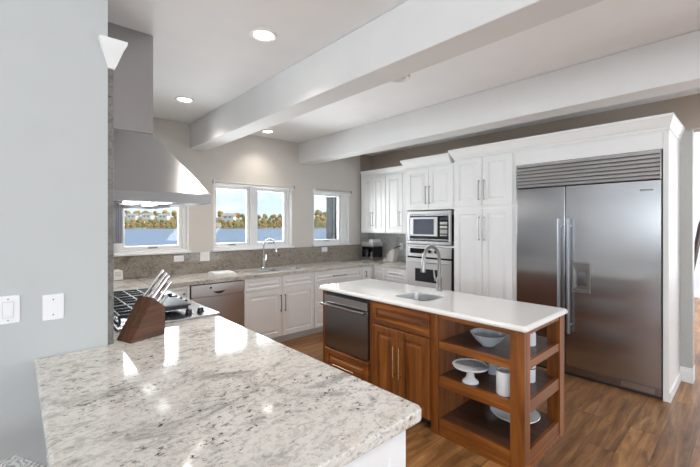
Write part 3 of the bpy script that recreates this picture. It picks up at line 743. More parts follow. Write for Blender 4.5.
g = G(); g.box(DX0, DX1, 0.014, 0.0175, DZ0, DZ1); g.box(DX0, DX1, -0.016, 0.014, DZ1 - 0.06, DZ1, 0.002); g.build('dispenser_recess', M['gunmetal'], rd, False)
g = G(); g.box(DX0 + 0.03, DX1 - 0.03, -0.002, 0.012, DZ0 + 0.05, DZ1 - 0.09, 0.003); g.build('dispenser_paddle', M['steel_dark'], rd)
g = G(); g.box(DX0 + 0.004, DX1 - 0.004, -0.018, 0.013, DZ0, DZ0 + 0.012, 0.002); g.build('drip_tray', M['steel'], rd)
for x, p in ((0.449, ld), (0.537, rd)):
    g = G(); g.tube([(x, -0.075, 0.44), (x, -0.075, 1.575)], 0.0155, 18); g.cyl((x, -0.0222, 0.52), (x, -0.075, 0.52), 0.011, 12); g.cyl((x, -0.0222, 1.50), (x, -0.075, 1.50), 0.011, 12)
    g.build('handle', M['steel_v'], p)
g = G(); g.box(1.09, 1.185, -0.0245, -0.0223, 1.812, 1.826, 0.0006); g.build('name_badge', M['gunmetal'], rd)
gr = G(); gr.box(0.004, RW - 0.004, -0.004, 0.018, 1.905, 2.165); gg = gr.build('grille', M['black_matte'], t, False)
for i in range(7):
    z = 1.911 + i * 0.0365
    g = G(); g.poly([(-0.006, z + 0.033), (-0.016, z + 0.031), (-0.026, z + 0.022), (-0.030, z + 0.012), (-0.027, z + 0.003), (-0.020, z), (-0.006, z + 0.001)], 'x', 0.012, RW - 0.012); g.build('louvre', M['steel_bright'], gg, False)
for s in (0.004, RW - 0.012):
    g = G(); g.box(s, s + 0.008, -0.026, -0.0045, 1.905, 2.165); g.build('grille_end', M['steel'], gg, False)
g = G(); g.box(0.006, RW - 0.006, -0.006, 0.018, 0.028, 0.098, 0.003); g.build('toe_grille', M['steel_dark'], t)
g = G(); g.box(0.95, RW - 0.05, -0.009, -0.0065, 0.04, 0.088); g.build('toe_plate', M['steel'], t)
g = G(); g.box(0.006, RW - 0.006, 0.02, 0.05, 0.0, 0.019); g.build('feet_rail', M['black_matte'], t)

# ------------------------------------------------------------------ island
IX0, IX1, IY0, IY1 = 2.265, 2.952, 0.935, 2.885      # face x, back x, near end, far end
WX0, WX1, WY0, WY1 = 2.232, 2.965, 0.910, 2.925
IS = (2.385, 2.705, 1.745, 2.085)
g = G(); zt = 0.91; zb = 0.874
def slab2(x0, x1, y0, y1): g.box(x0, x1, y0, y1, zb, zt)
c = 0.0
# outer border with eased edge, then inner ring to the sink opening
def ring(d, z):
    k = 0.02 - min(d, 0.015)
    x0, x1, y0, y1 = WX0 + d, WX1 - d, WY0 + d, WY1 - d
    return [(x0 + k, y0, z), (x1 - k, y0, z), (x1, y0 + k, z), (x1, y1 - k, z), (x1 - k, y1, z), (x0 + k, y1, z), (x0, y1 - k, z), (x0, y0 + k, z)]
hx0, hx1, hy0, hy1 = IS
def hole(z):
    k = 0.04
    return [(hx0 + k, hy0, z), (hx1 - k, hy0, z), (hx1, hy0 + k, z), (hx1, hy1 - k, z), (hx1 - k, hy1, z), (hx0 + k, hy1, z), (hx0, hy1 - k, z), (hx0, hy0 + k, z)]
g.loops([hole(zb), ring(0.012, zb), ring(0.0, zb + 0.008), ring(0.0, zt - 0.016), ring(0.006, zt - 0.008), ring(0.016, zt), hole(zt), hole(zb)], False, False)
bmesh.ops.remove_doubles(g.bm, verts=g.bm.verts, dist=1e-5)
tag(g.build('worktop', M['quartz'], smooth=False), 'white quartz island worktop with a small sink cut into it', 'worktop')
# drawer unit with the built-in appliance above: local x runs towards the camera
t = thing('island_cabinet', 'cherry island end cabinet with one drawer under the steel appliance', 'cabinet', (IX0, IY1, 0), FRONT_R)
DI = IX1 - IX0; w0 = 0.653 + 0.032
g = G(); g.box(0.0, 0.05, 0.0, DI, 0.0, 0.872, 0.002); g.build('end_panel', M['cherry_v'], t)
g = G(); g.box(w0 - 0.032, w0, 0.0, DI, 0.07, 0.872); g.box(0.05, w0 - 0.032, 0.0, DI, 0.07, 0.338); g.box(0.05, w0 - 0.032, DI - 0.02, DI, 0.338, 0.872); g.build('carcass', M['cherry_v'], t, False)
d = door(t, 0.056, w0 - 0.036, 0.085, 0.325, M['cherry_x'], 'drawer', 0.045)
pull(d, (0.225, 0.205), (0.485, 0.205), M['brass'], 0.006)
g = G(); g.box(0.05, w0, 0.07, DI - 0.07, 0.0, 0.069); g.build('toe_kick', M['black_matte'], t, False)
t = thing('drawer_appliance', 'dark steel drawer appliance with long bar handle built into the island', 'appliance', (IX0, IY1, 0), FRONT_R)
g = G(); g.box(0.053, w0 - 0.035, 0.004, DI - 0.06, 0.345, 0.868); g.build('body', M['black_matte'], t, False)
g = G(); g.box(0.056, w0 - 0.040, -0.022, 0.003, 0.352, 0.842, 0.004); f = g.build('front_panel', M['steel_dark'], t)
g = G(); g.box(0.056, w0 - 0.040, -0.0265, -0.0223, 0.772, 0.840, 0.002); g.build('control_strip', M['steel'], f)
pull(f, (0.06, 0.752), (w0 - 0.06, 0.752), M['steel'], 0.011, 0.038, -0.0225)
# sink cabinet
t = thing('island_cabinet', 'cherry island sink cabinet with two doors below a false drawer front', 'cabinet', (IX0, IY1 - w0 - 0.001, 0), FRONT_R)
w1 = 0.655
g = G(); g.box(0.0, w1, 0.0, 0.02, 0.075, 0.872); g.box(0, 0.02, 0.02, DI, 0.075, 0.872); g.box(w1 - 0.06, w1, 0.02, DI, 0.0, 0.872); g.box(0.02, w1 - 0.06, DI - 0.02, DI, 0.075, 0.872); g.box(0.02, w1 - 0.06, 0.02, DI - 0.02, 0.075, 0.095)
g.box(w1 - 0.06, w1, 0.0, 0.02, 0.0, 0.075)
g.build('carcass', M['cherry_v'], t, False)
door(t, 0.012, w1 - 0.066, 0.690, 0.858, M['cherry_x'], 'drawer_front', 0.036)
door(t, 0.012, 0.296, 0.088, 0.676, M['cherry_v'], 'door', 0.05); door(t, 0.300, w1 - 0.066, 0.088, 0.676, M['cherry_v'], 'door', 0.05)
pull(t, (0.268, 0.325), (0.268, 0.545), M['brass'], 0.006); pull(t, (0.328, 0.325), (0.328, 0.545), M['brass'], 0.006)
g = G(); g.box(0.0, w1 - 0.061, 0.07, DI - 0.02, 0.0, 0.074); g.build('toe_kick', M['black_matte'], t, False)
# open shelf end
ys = IY1 - w0 - 0.001 - w1 - 0.001
t = thing('shelf_unit', 'open cherry shelf unit with square corner posts at the near end of the island', 'shelf', (IX0, ys, 0), FRONT_R)
w2 = ys - IY0
P = 0.088
for x, y in ((w2 - P, 0.0), (w2 - P, DI - P), (0.0, DI - P * 0.6)):
    g = G(); g.box(x, x + P * (1 if x > 0 else 0.5), y, y + (P if x > 0 else P * 0.6), 0.0, 0.872, 0.004); g.build('post', M['cherry_v'], t)
def shelfboard(zt_, th, name='shelf'):
    # board between the posts, rails on the three open sides
    g = G(); x0, x1, y0, y1 = 0.001, w2 - P - 0.001, 0.008, DI - 0.008
    g.box(x0, x1, y0 + 0.025, y1 - 0.025, zt_ - 0.022, zt_); g.box(x1, w2 - 0.032, P + 0.001, DI - P - 0.001, zt_ - 0.022, zt_)
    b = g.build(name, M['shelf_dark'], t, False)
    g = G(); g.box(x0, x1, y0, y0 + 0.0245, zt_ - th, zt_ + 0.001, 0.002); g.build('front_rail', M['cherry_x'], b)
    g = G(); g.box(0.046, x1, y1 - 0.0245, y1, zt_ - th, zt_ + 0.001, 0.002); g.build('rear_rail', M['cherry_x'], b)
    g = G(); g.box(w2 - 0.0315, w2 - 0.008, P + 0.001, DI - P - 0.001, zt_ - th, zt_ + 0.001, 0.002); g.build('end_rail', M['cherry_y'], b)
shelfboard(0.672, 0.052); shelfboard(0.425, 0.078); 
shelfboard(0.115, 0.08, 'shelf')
g = G(); g.box(0.001, w2 - P - 0.001, 0.002, 0.03, 0.0, 0.034, 0.003); g.box(w2 - 0.03, w2 - 0.002, P + 0.001, DI - P - 0.001, 0.0, 0.034, 0.003); g.box(0.046, w2 - P - 0.001, DI - 0.03, DI - 0.002, 0.0, 0.034, 0.003); g.build('plinth', M['cherry_x'], t)
g = G(); g.box(0.001, w2 - P - 0.001, 0.008, 0.03, 0.838, 0.872); g.box(w2 - 0.03, w2 - 0.008, P + 0.001, DI - P - 0.001, 0.838, 0.872); g.box(0.046, w2 - P - 0.001, DI - 0.03, DI - 0.008, 0.838, 0.872); g.build('top_rail', M['cherry_x'], t, False)
# island sink and faucet
t = thing('bar_sink', 'small single-bowl stainless sink set into the white island worktop', 'sink', ((IS[0] + IS[1]) / 2, (IS[2] + IS[3]) / 2, 0.72))
g = G(); bowl(g, -0.159, 0.159, -0.169, 0.169, 0.181, 0.17, r=0.045); g.build('sink_bowl', M['steel_bright'], t)
g = G(); g.lathe([(0.036, 0), (0.036, 0.003), (0.026, 0.004), (0.024, 0.001)], 0, 0, 20, 0.0115); g.build('drain', M['chrome'], t)
faucet('faucet', 'brushed grey pull-down faucet standing on the island', (2.885, 1.955, 0.911), math.radians(180), 0.405, 0.235, M['gunmetal'], 0.11, 0.0155, -1)

# dishes on the island shelves
t_ = thing('bowl', 'pale grey flared bowl on the top island shelf', 'bowl', (2.46, 1.265, 0.673))
g = G(); g.lathe([(0.0, 0.0), (0.045, 0.0), (0.052, 0.008), (0.088, 0.040), (0.118, 0.082), (0.122, 0.085), (0.117, 0.086), (0.085, 0.048), (0.045, 0.018), (0.0, 0.014)], seg=40); g.build('bowl_shell', M['ceramic_blue'], t_)
t_ = thing('cake_stand', 'white pedestal cake stand on the middle island shelf', 'cake stand', (2.345, 1.335, 0.427))
g = G(); g.lathe([(0.0, 0.112), (0.108, 0.112), (0.118, 0.120), (0.121, 0.118), (0.116, 0.106), (0.03, 0.100), (0.0, 0.100)][::-1], seg=40); g.build('plate', M['ceramic'], t_)
g = G(); g.lathe([(0.0, 0.0), (0.056, 0.0), (0.054, 0.008), (0.030, 0.030), (0.024, 0.06), (0.028, 0.099)], seg=30); g.build('foot', M['ceramic'], t_)
def canister(label, loc, r, h, lid, band=False):
    t_ = thing('canister', label, 'canister', loc)
    g = G(); g.lathe([(0.0, 0.0), (r * 0.94, 0.0), (r, 0.006), (r, h - 0.004), (r * 0.97, h)] + ([(r * 0.9, h), (r * 0.88, 0.01), (0.0, 0.01)] if not lid else [(0, h)]), seg=36); b = g.build('body', M['ceramic'], t_)
    if lid:
        g = G(); g.lathe([(0.0, h + 0.001), (r * 0.8, h + 0.001), (r * 0.78, h + 0.02), (r * 0.4, h + 0.03), (r * 0.15, h + 0.034), (r * 0.18, h + 0.046), (0, h + 0.05)], seg=30); g.build('lid', M['ceramic'], t_)
    if band:
        g = G(); g.lathe([(r + 0.0006, h * 0.74), (r + 0.0016, h * 0.745), (r + 0.0016, h * 0.79), (r + 0.0006, h * 0.795)], seg=36, closed=True); g.build('band', M['black_matte'], t_)
canister('tall open white canister on the middle island shelf, behind the corner post', (2.350, 1.092, 0.426), 0.055, 0.150, False)
canister('white lidded jar with a dark band on the middle island shelf at its end', (2.665, 1.075, 0.426), 0.048, 0.125, True, True)
canister('small white lidded jar on the top island shelf at its end', (2.68, 1.075, 0.673), 0.045, 0.09, True)
t_ = thing('drinking_glass', 'grey tumbler standing between cake stand and canister on the middle shelf', 'glass', (2.60, 1.30, 0.426))
g = G(); g.lathe([(0.0, 0.0), (0.034, 0.0), (0.040, 0.12), (0.0375, 0.12), (0.032, 0.008), (0.0, 0.008)], seg=28); g.build('tumbler', M['ceramic_blue'], t_)
t_ = thing('serving_plate', 'large white footed platter on the bottom island shelf', 'plate', (2.655, 1.165, 0.116))
g = G(); g.lathe([(0.0, 0.0), (0.06, 0.0), (0.055, 0.012), (0.035, 0.03), (0.06, 0.045), (0.155, 0.052), (0.165, 0.062), (0.162, 0.066), (0.15, 0.058), (0.0, 0.054)], seg=44); g.build('dish', M['ceramic'], t_)

# ------------------------------------------------------------------ range hood
t = thing('range_hood', 'large pyramid stainless chimney hood on the stone-clad wall', 'range hood', (XH + 0.027, 3.03, 1.652))
hy = 0.61; hx = 0.585
g = G()
g.loops([[(0.001, -hy, 0.062), (hx, -hy, 0.062), (hx, hy, 0.062), (0.001, hy, 0.062)], [(0.001, -0.367, 0.455), (0.30, -0.367, 0.455), (0.30, 0.367, 0.455), (0.001, 0.367, 0.455)]]); g.build('canopy', M['steel_hood'], t, False)
g = G(); g.box(0.001, 0.30, -0.367, 0.367, 0.456, CEIL - 1.652 - 0.001, 0.002); g.build('chimney', M['steel_hood'], t, False)
g = G(); g.box(0.001, hx, -hy, -hy + 0.012, 0, 0.061); g.box(0.001, hx, hy - 0.012, hy, 0, 0.061); g.box(hx - 0.012, hx, -hy + 0.012, hy - 0.012, 0, 0.061); g.box(0.001, 0.012, -hy + 0.012, hy - 0.012, 0, 0.061); g.build('rim', M['steel_hood'], t, False)
g = G(); g.box(0.013, hx - 0.013, -hy + 0.013, hy - 0.013, 0.035, 0.050); us = g.build('underside', M['hood_under'], t, False)
for y in (0.0, 0.38):
    g = G(); g.box(0.42, 0.50, y - 0.09, y + 0.09, 0.020, 0.0345, 0.003); g.build('lamp_lens', M['hood_lens'], us)
for y in (-0.3, 0.3):
    g = G()
    for i in range(8): g.box(0.06 + i * 0.038, 0.085 + i * 0.038, y - 0.27, y + 0.27, 0.025, 0.0345)
    g.build('baffle_filter', M['steel'], us, False)
t = thing('metal_panel', 'narrow ribbed grey metal panel at the left jamb of the hood window', 'panel', (0.80, YB - 0.055, 1.31))
g = G()
for i in range(4): g.box(0.0 + i * 0.022, 0.0185 + i * 0.022, 0.0, 0.014, 0.0, 0.40, 0.002)
g.build('ribs', M['steel_v'], t); g = G(); g.box(-0.004, 0.09, 0.0145, 0.02, 0, 0.40); g.build('back_plate', M['steel_dark'], t, False)
g = G(); g.box(0.0, 0.006, 0.0205, 0.054, 0.1, 0.3); g.build('wall_bracket', M['steel_dark'], t, False)

# ------------------------------------------------------------------ range top
t = thing('gas_cooktop', 'stainless gas range top with black iron grates in the granite', 'cooktop', (RT[0] + 0.002, RT[1] + 0.002, 0.802))
RW_, RL = 1.030 - RT[0], RT[2] - RT[1] - 0.004
g = G(); g.box(0.0, RW_ - 0.02, 0.0, RL, 0.0, 0.114, 0.003); g.build('tray', M['steel'], t)
g = G(); g.box(-0.006, RW_, -0.006, RL + 0.006, 0.1145, 0.120, 0.002); g.build('deck', M['steel'], t)
for i in range(3):
    y0 = 0.155 + i * 0.325
    g = G(); z = 0.146
    for y in (0.0, 0.10, 0.20, 0.30): g.box(0.03, 0.44, y0 + y, y0 + y + 0.012, z, z + 0.018, 0.003)
    for x in (0.03, 0.13, 0.23, 0.33, 0.428): g.box(x, x + 0.012, y0, y0 + 0.312, z, z + 0.016, 0.003)
    for x in (0.03, 0.428):
        for y in (0.0, 0.30): g.box(x, x + 0.012, y0 + y, y0 + y + 0.012, 0.1205, z, 0.001)
    g.build('grate', M['iron'], t)
    for x in (0.13, 0.34):
        g = G(); g.lathe([(0.0, 0.0), (0.055, 0.0), (0.053, 0.010), (0.040, 0.012), (0.040, 0.018), (0.0, 0.020)], x, y0 + 0.155, 24, 0.1205); b = g.build('burner', M['chrome'], t)
        g = G(); g.lathe([(0.0, 0.0), (0.032, 0.0), (0.030, 0.006), (0.0, 0.007)], x, y0 + 0.155, 20, 0.1412); g.build('burner_cap', M['iron'], b)
g = G(); g.box(0.23, 0.455, 0.145, 0.46, 0.1655, 0.177, 0.004)
for i in range(10): g.box(0.245, 0.44, 0.165 + i * 0.029, 0.178 + i * 0.029, 0.177, 0.181)
g.build('griddle', M['iron'], t)
for x, y in ((0.425, 0.150 - 0.045), (0.505, 0.115), (0.515, 0.70), (0.515, 0.82), (0.515, 0.58), (0.515, 0.46)):
    g = G(); g.lathe([(0.0, 0.0), (0.026, 0.0), (0.026, 0.004), (0.021, 0.006), (0.019, 0.026), (0.0, 0.028)], x, y, 20, 0.1205); kn = g.build('knob', M['black'], t)
    g = G(); g.box(x - 0.003, x + 0.003, y - 0.018, y + 0.018, 0.1487, 0.152, 0.001); g.build('pointer', M['chrome'], kn)

# ------------------------------------------------------------------ knife block and knives
A0 = math.atan2(0.064, 0.183)
t = thing('knife_block', 'dark walnut slanted knife block at the corner of the stone-clad wall', 'knife block', (0.442, 2.142, 0.9105), A0)
prof = [(0.0, 0.0), (0.193, 0.0), (0.196, 0.150), (0.122, 0.214)]
g = G(); g.poly(prof, 'y', 0.002, 0.128); bmesh.ops.bevel(g.bm, geom=list(g.bm.edges), offset=0.0025, segments=2, affect='EDGES'); g.build('block', M['walnut'], t)
axis = Vector((0.74, 0.0, 0.85)); axis = Vector((0.064, 0, 0.074)).normalized()
edge0, edge1 = Vector((0.122, 0, 0.214)), Vector((0.196, 0, 0.150))
rotA = Matrix.Rotation(A0, 4, 'Z'); base_l = Vector((0.442, 2.142, 0.9105))
spots = [(0.16, 0.022, 0.150, 0.0095), (0.18, 0.060, 0.165, 0.0095), (0.16, 0.102, 0.180, 0.0095), (0.50, 0.022, 0.130, 0.0085), (0.50, 0.062, 0.140, 0.0085), (0.48, 0.104, 0.150, 0.0085), (0.82, 0.030, 0.062, 0.007), (0.82, 0.070, 0.058, 0.007), (0.82, 0.106, 0.060, 0.007)]
names = ['steel-handled knife at the near side of the block\'s top slots', 'steel-handled knife in the middle of the block\'s top slots', 'longest steel-handled knife at the far side of the block\'s top slots',
         'steel-handled knife at the near side of the block\'s middle slots', 'steel-handled knife in the centre of the block\'s middle slots', 'steel-handled knife at the far side of the block\'s middle slots',
         'short steel-handled steak knife in the near lowest slot of the block', 'short steel-handled steak knife in the centre lowest slot of the block', 'short steel-handled steak knife in the far lowest slot of the block']
for (f, y, ln, r), lab in zip(spots, names):
    p = edge0.lerp(edge1, f) + Vector((0, y, 0)) + axis * 0.0015
    wp = base_l + (rotA @ p)
    k = thing('kitchen_knife', lab, 'knife', wp, A0, 'steel-handled knives in the block')
    a = axis
    g = G(); n = 8
    side = Vector((0, 1, 0)); wide = a.cross(side).normalized()
    rings = []
    for i, (tt, wv, th) in enumerate(((0.0, 0.9, 0.7), (0.08, 1.15, 0.8), (0.2, 0.95, 0.75), (0.5, 1.15, 0.85), (0.8, 1.05, 0.8), (0.95, 1.25, 0.85), (1.0, 0.9, 0.6))):
        c0 = a * (ln * tt)
        rings.append([c0 + wide * (r * wv * math.cos(2 * PI * q / 12)) + side * (r * th * 0.75 * math.sin(2 * PI * q / 12)) for q in range(12)])
    g.loops(rings); g.build('handle', M['chrome'] if ln > 0.1 else M['nickel'], k)

# ------------------------------------------------------------------ small things on the worktops
t = thing('note_card', 'small white printed card leaning in the far left corner of the worktop', 'card', (0.845, YB - 0.052, 0.9115), 0.1)
g = G(); r = Matrix.Rotation(-0.28, 3, 'X'); g.box(-0.045, 0.045, -0.002, 0.002, 0.003, 0.118, 0.0008); 
for v in g.bm.verts: v.co = r @ v.co
cd = g.build('card', M['paper'], t)
g = G()
for z, a in ((0.085, 0.03), (0.065, 0.034), (0.045, 0.026)): g.box(-a, a, -0.0028, -0.0022, z, z + 0.006)
for v in g.bm.verts: v.co = r @ v.co
g.build('print', M['ink'], cd)
g = G(); n = 14
for k in range(3):
    g.box(-0.14 + 0.006 * k, 0.14 - 0.01 * k, -0.125 + 0.008 * k, 0.125 - 0.004 * k, 0.008 * k, 0.008 * k + 0.0075, 0.0035, 3)
o = tag(g.build('dish_cloth', M['cloth']), 'folded white dish cloth lying on the worktop above the dishwasher', 'dish cloth'); o.location = (1.90, 4.42, 0.911); o.rotation_euler = (0, 0, -0.12)

t = thing('coffee_maker', 'black and steel coffee maker in the corner under the wall cabinet', 'coffee maker', (4.45, 4.585, 0.9115), FRONT_R)
t.scale = (0.9, 1, 1.04)
g = G(); g.box(0.0, 0.30, 0.0, 0.24, 0.0, 0.04, 0.006); g.build('base', M['nickel'], t)
g = G(); g.box(0.004, 0.296, 0.12, 0.238, 0.0405, 0.215, 0.004); g.box(0.0, 0.018, 0.01, 0.12, 0.0405, 0.215, 0.003); g.box(0.282, 0.30, 0.01, 0.12, 0.0405, 0.215, 0.003); g.build('back_body', M['black'], t)
g = G(); g.box(0.0, 0.30, 0.0, 0.24, 0.216, 0.292, 0.008); g.build('brew_head', M['bright_metal'], t)
g = G(); g.box(0.18, 0.292, 0.004, 0.20, 0.2925, 0.335, 0.01); g.build('water_tank_lid', M['plastic_white'], t)
g = G(); g.lathe([(0.0, 0.0), (0.045, 0.0), (0.054, 0.03), (0.05, 0.09), (0.034, 0.125), (0.038, 0.135), (0.0, 0.136)], 0.085, 0.062, 26, 0.041); c1 = g.build('carafe', M['smoke'], t)
g = G(); g.tube([(0.085, 0.012, 0.155), (0.085, -0.018, 0.15), (0.085, -0.02, 0.09), (0.085, 0.008, 0.075)], 0.007, 10); g.build('carafe_handle', M['black_matte'], c1)
g = G(); g.lathe([(0.0, 0.0), (0.035, 0.0), (0.040, 0.09), (0.037, 0.09), (0.033, 0.006), (0, 0.006)], 0.215, 0.06, 24, 0.041); g.build('travel_cup', M['steel_dark'], t)

t = thing('countertop_stand', 'pale slanted stand with a black cord right of the coffee maker', 'countertop stand', (4.50, 4.115, 0.9115), FRONT_R)
g = G(); g.poly([(0.0, 0.0), (0.19, 0.0), (0.235, 0.20), (0.205, 0.215), (0.10, 0.16), (0.06, 0.045), (0.0, 0.04)], 'y', 0.0, 0.10); bmesh.ops.bevel(g.bm, geom=list(g.bm.edges), offset=0.006, segments=2, affect='EDGES'); g.build('body', M['pale_wood'], t)
g = G(); g.box(-0.012, 0.015, 0.002, 0.098, 0.0, 0.055, 0.006); g.build('foot', M['plastic_white'], t)
g = G(); g.tube([(0.03, 0.05, 0.05), (0.035, 0.12, 0.13), (0.06, 0.18, 0.20), (0.10, 0.22, 0.235), (0.13, 0.268, 0.24)], 0.008, 10); g.build('cord', M['black_matte'], t)

# ------------------------------------------------------------------ plates and outlets
def plate(name, label, cat, loc, rz, wdt, hgt, kind):
    t = thing(name, label, cat, loc, rz)
    g = G(); g.box(-wdt / 2, wdt / 2, -0.0065, -0.0005, -hgt / 2, hgt / 2, 0.003, 2); p = g.build('cover_plate', M['plastic_white'], t)
    if kind == 'blank':
        for z in (-0.035, 0.035):
            g = G(); g.cyl((0, -0.0066, z), (0, -0.0078, z), 0.0032, 12); g.build('screw', M['plastic_gap'], p)
    if kind == 'rocker':
        g = G(); g.box(-0.018, 0.018, -0.0072, -0.0066, -0.035, 0.035); g.build('rocker_surround', M['cab_in'], p)
        g = G(); g.poly([(-0.033, -0.0073), (0.033, -0.0073), (0.033, -0.0115), (-0.033, -0.0085)][::-1], 'x', -0.0165, 0.0165)
        for v in g.bm.verts: v.co = Vector((v.co.x, v.co.z, v.co.y))
        g.build('rocker', M['plastic_white'], p)
        for z in (-0.046, 0.046):
            g = G(); g.cyl((0, -0.0066, z), (0, -0.0078, z), 0.0028, 12); g.build('screw', M['plastic_gap'], p)
    if kind == 'double_rocker':
        for x in (-0.024, 0.024):
            g = G(); g.box(x - 0.0165, x + 0.0165, -0.0095, -0.0066, -0.033, 0.033, 0.001); g.build('rocker', M['paper'], p)
    if kind == 'outlet':
        vert = hgt > wdt
        for s in (-1, 1):
            cx, cz = (0, 0.02 * s) if vert else (0.02 * s, 0)
            g = G(); g.box(cx - 0.0155, cx + 0.0155, -0.0082, -0.0066, cz - 0.0145, cz + 0.0145, 0.002); f = g.build('socket', M['plastic_white'], p)
            g = G(); g.box(cx - 0.007, cx - 0.005, -0.0088, -0.0083, cz - 0.005, cz + 0.005); g.box(cx + 0.005, cx + 0.007, -0.0088, -0.0083, cz - 0.005, cz + 0.005); g.build('slot', M['plastic_gap'], f)
    return t
plate('wall_plate', 'blank white wall plate with two screws, right of the light switch', 'wall plate', (0.138, YS, 1.135), 0, 0.078, 0.118, 'blank')
plate('light_switch', 'white rocker light switch plate at the far left of the grey wall', 'light switch', (-0.016, YS, 1.146), 0, 0.078, 0.122, 'rocker')
plate('outlet', 'white outlet on the stone splashback below the hood window', 'outlet', (1.475, YB - 0.021, 1.104), 0, 0.115, 0.072, 'outlet')
plate('light_switch', 'square white double switch plate between the hood window and wide window', 'light switch', (1.787, YB - 0.021, 1.112), 0, 0.118, 0.118, 'double_rocker')
plate('outlet', 'white outlet on the stone splashback below the small right window', 'outlet', (3.705, YB - 0.021, 1.112), 0, 0.115, 0.072, 'outlet')
plate('outlet', 'white outlet on the grey tile behind the slanted stand', 'outlet', (XR - 0.012, 3.985, 1.15), FRONT_R, 0.072, 0.115, 'outlet')

# ------------------------------------------------------------------ ceiling lights
def downlight(label, x, y, power, lit=True):
    t = thing('recessed_light', label, 'ceiling light', (x, y, CEIL))
    g = G(); g.lathe([(0.062, -0.0005), (0.092, -0.0005), (0.092, -0.006), (0.080, -0.010), (0.064, -0.004)], seg=32, closed=True); g.build('trim_ring', M['trim'], t)
    g = G(); g.lathe([(0.0, -0.0008), (0.061, -0.0008), (0.061, -0.0022), (0.0, -0.0028)][::-1], seg=32); g.build('lens', M['lens'] if lit else M['cab_in'], t)
    if not lit: return t
    l = bpy.data.lights.new('downlight_glow', 'SPOT'); l.energy = power; l.color = (1.0, 0.92, 0.82); l.spot_size = math.radians(125); l.spot_blend = 1.0; l.shadow_soft_size = 0.055
    o = bpy.data.objects.new('downlight_glow', l); COL.objects.link(o); o.parent = t; o.location = (0, 0, -0.03)
downlight('lit recessed ceiling light nearest the camera, left of the first beam', 1.21, 2.17, 36)
downlight('lit recessed ceiling light beyond the nearest one, close to the hood chimney', 1.26, 3.82, 34)
downlight('lit recessed ceiling light between the beams over the wide window', 2.51, 4.38, 14)
downlight('unlit recessed ceiling light half hidden by the first beam above the island', 2.41, 2.03, 0, False)
downlight('added unseen recessed ceiling light filling the peninsula from behind the camera', 1.21, -0.5, 30)  # lamp added out of view as fill for the near peninsula

# ------------------------------------------------------------------ bar stool at the peninsula's seating side
t = thing('bar_stool', 'grey and white woven bar stool seat left of the peninsula, cut by the frame', 'bar stool', (-0.087, 1.546, 0), math.radians(27))
g = G(); g.box(-0.21, 0.21, -0.20, 0.20, 0.63, 0.685, 0.014, 4); g.build('seat', M['fabric_stool'], t)
g = G(); g.box(-0.20, 0.20, -0.19, 0.19, 0.605, 0.629, 0.004); g.build('seat_frame', M['wood_dark'], t)
for sx in (-1, 1):
    for sy in (-1, 1):
        g = G(); g.tube([(sx * 0.16, sy * 0.15, 0.604), (sx * 0.19, sy * 0.18, 0.0)], [0.02, 0.014], 12); g.build('leg', M['wood_dark'], t)
g = G()
for sy in (-1, 1): g.tube([(-0.175, sy * 0.17, 0.22), (0.175, sy * 0.17, 0.22)], 0.009, 10)
for sx in (-1, 1): g.tube([(sx * 0.178, -0.165, 0.26), (sx * 0.178, 0.165, 0.26)], 0.009, 10)
g.build('foot_rail', M['gunmetal'], t)

# ------------------------------------------------------------------ stair rail in the next room
t = thing('stair_rail', 'dark sloping stair handrail seen through the right-hand opening', 'handrail', (8.6, 0.62, 0))
g = G(); g.tube([(0, 0.15, 0.60), (0, 0.125, 0.74), (0, 0.09, 0.95), (0, 0.055, 1.2), (0, 0.01, 1.5), (0, -0.08, 1.85), (0, -0.3, 2.25)], 0.038, 12); g.build('handrail', M['wood_dark'], t)
g = G(); g.box(-0.05, 0.05, 0.11, 0.21, 0, 0.62, 0.005); g.build('newel_post', M['wood_dark'], t)
for y, z in ((0.0, 1.5), (-0.12, 1.95), (-0.24, 2.15)):
    g = G(); g.cyl((0, y, 0), (0, y, z), 0.012, 10); g.build('baluster', M['hall_wall'], t)

# ------------------------------------------------------------------ outdoors: porch post, lake, far shore
t = thing('porch_post', 'charcoal porch post just outside the small right window', 'post', (4.37, 5.30, -3.0))
g = G(); g.box(0.0, 0.34, 0.0, 0.16, 0, 6.2); g.build('shaft', M['charcoal'], t, False)
g = G(); g.box(0.03, 0.06, -0.012, -0.001, 0, 6.2); g.build('edge_strip', M['plastic_gap'], t, False)
FWD = Vector((math.sin(YAW), math.cos(YAW), 0)); RGT = Vector((math.cos(YAW), -math.sin(YAW), 0))
def far(xc, zc, z): return FWD * zc + RGT * xc + Vector((0, 0, z))
LZ = -3.4
g = G(); g.loops([[far(-800, 30, LZ - 0.5), far(800, 30, LZ - 0.5), far(800, 420, LZ - 0.5), far(-800, 420, LZ - 0.5)], [far(-800, 30, LZ), far(800, 30, LZ), far(800, 420, LZ), far(-800, 420, LZ)]])
o = struct('lake', g, M['water'])
def hz(xc, zc):
    s = min(1, max(0, (zc - 372) / 110)); s = s * s * (3 - 2 * s)
    return LZ - 1.0 + s * (13 + 5 * noise.noise(Vector((xc * 0.012, zc * 0.01, 1.3)))) + min(1, max(0, (zc - 370) / 8)) * 1.6
g = G(); nx, nz_ = 70, 16
grid = [[g.bm.verts.new(far(-420 + 720 * i / nx, 370 + 150 * j / nz_, hz(-420 + 720 * i / nx, 370 + 150 * j / nz_))) for j in range(nz_ + 1)] for i in range(nx + 1)]
for i in range(nx):
    for j in range(nz_): g.bm.faces.new((grid[i][j], grid[i + 1][j], grid[i + 1][j + 1], grid[i][j + 1]))
ext = bmesh.ops.extrude_face_region(g.bm, geom=list(g.bm.faces))
for v in ext['geom']:
    if isinstance(v, bmesh.types.BMVert): v.co.z -= 6
struct('far_shore', g, M['hill'])
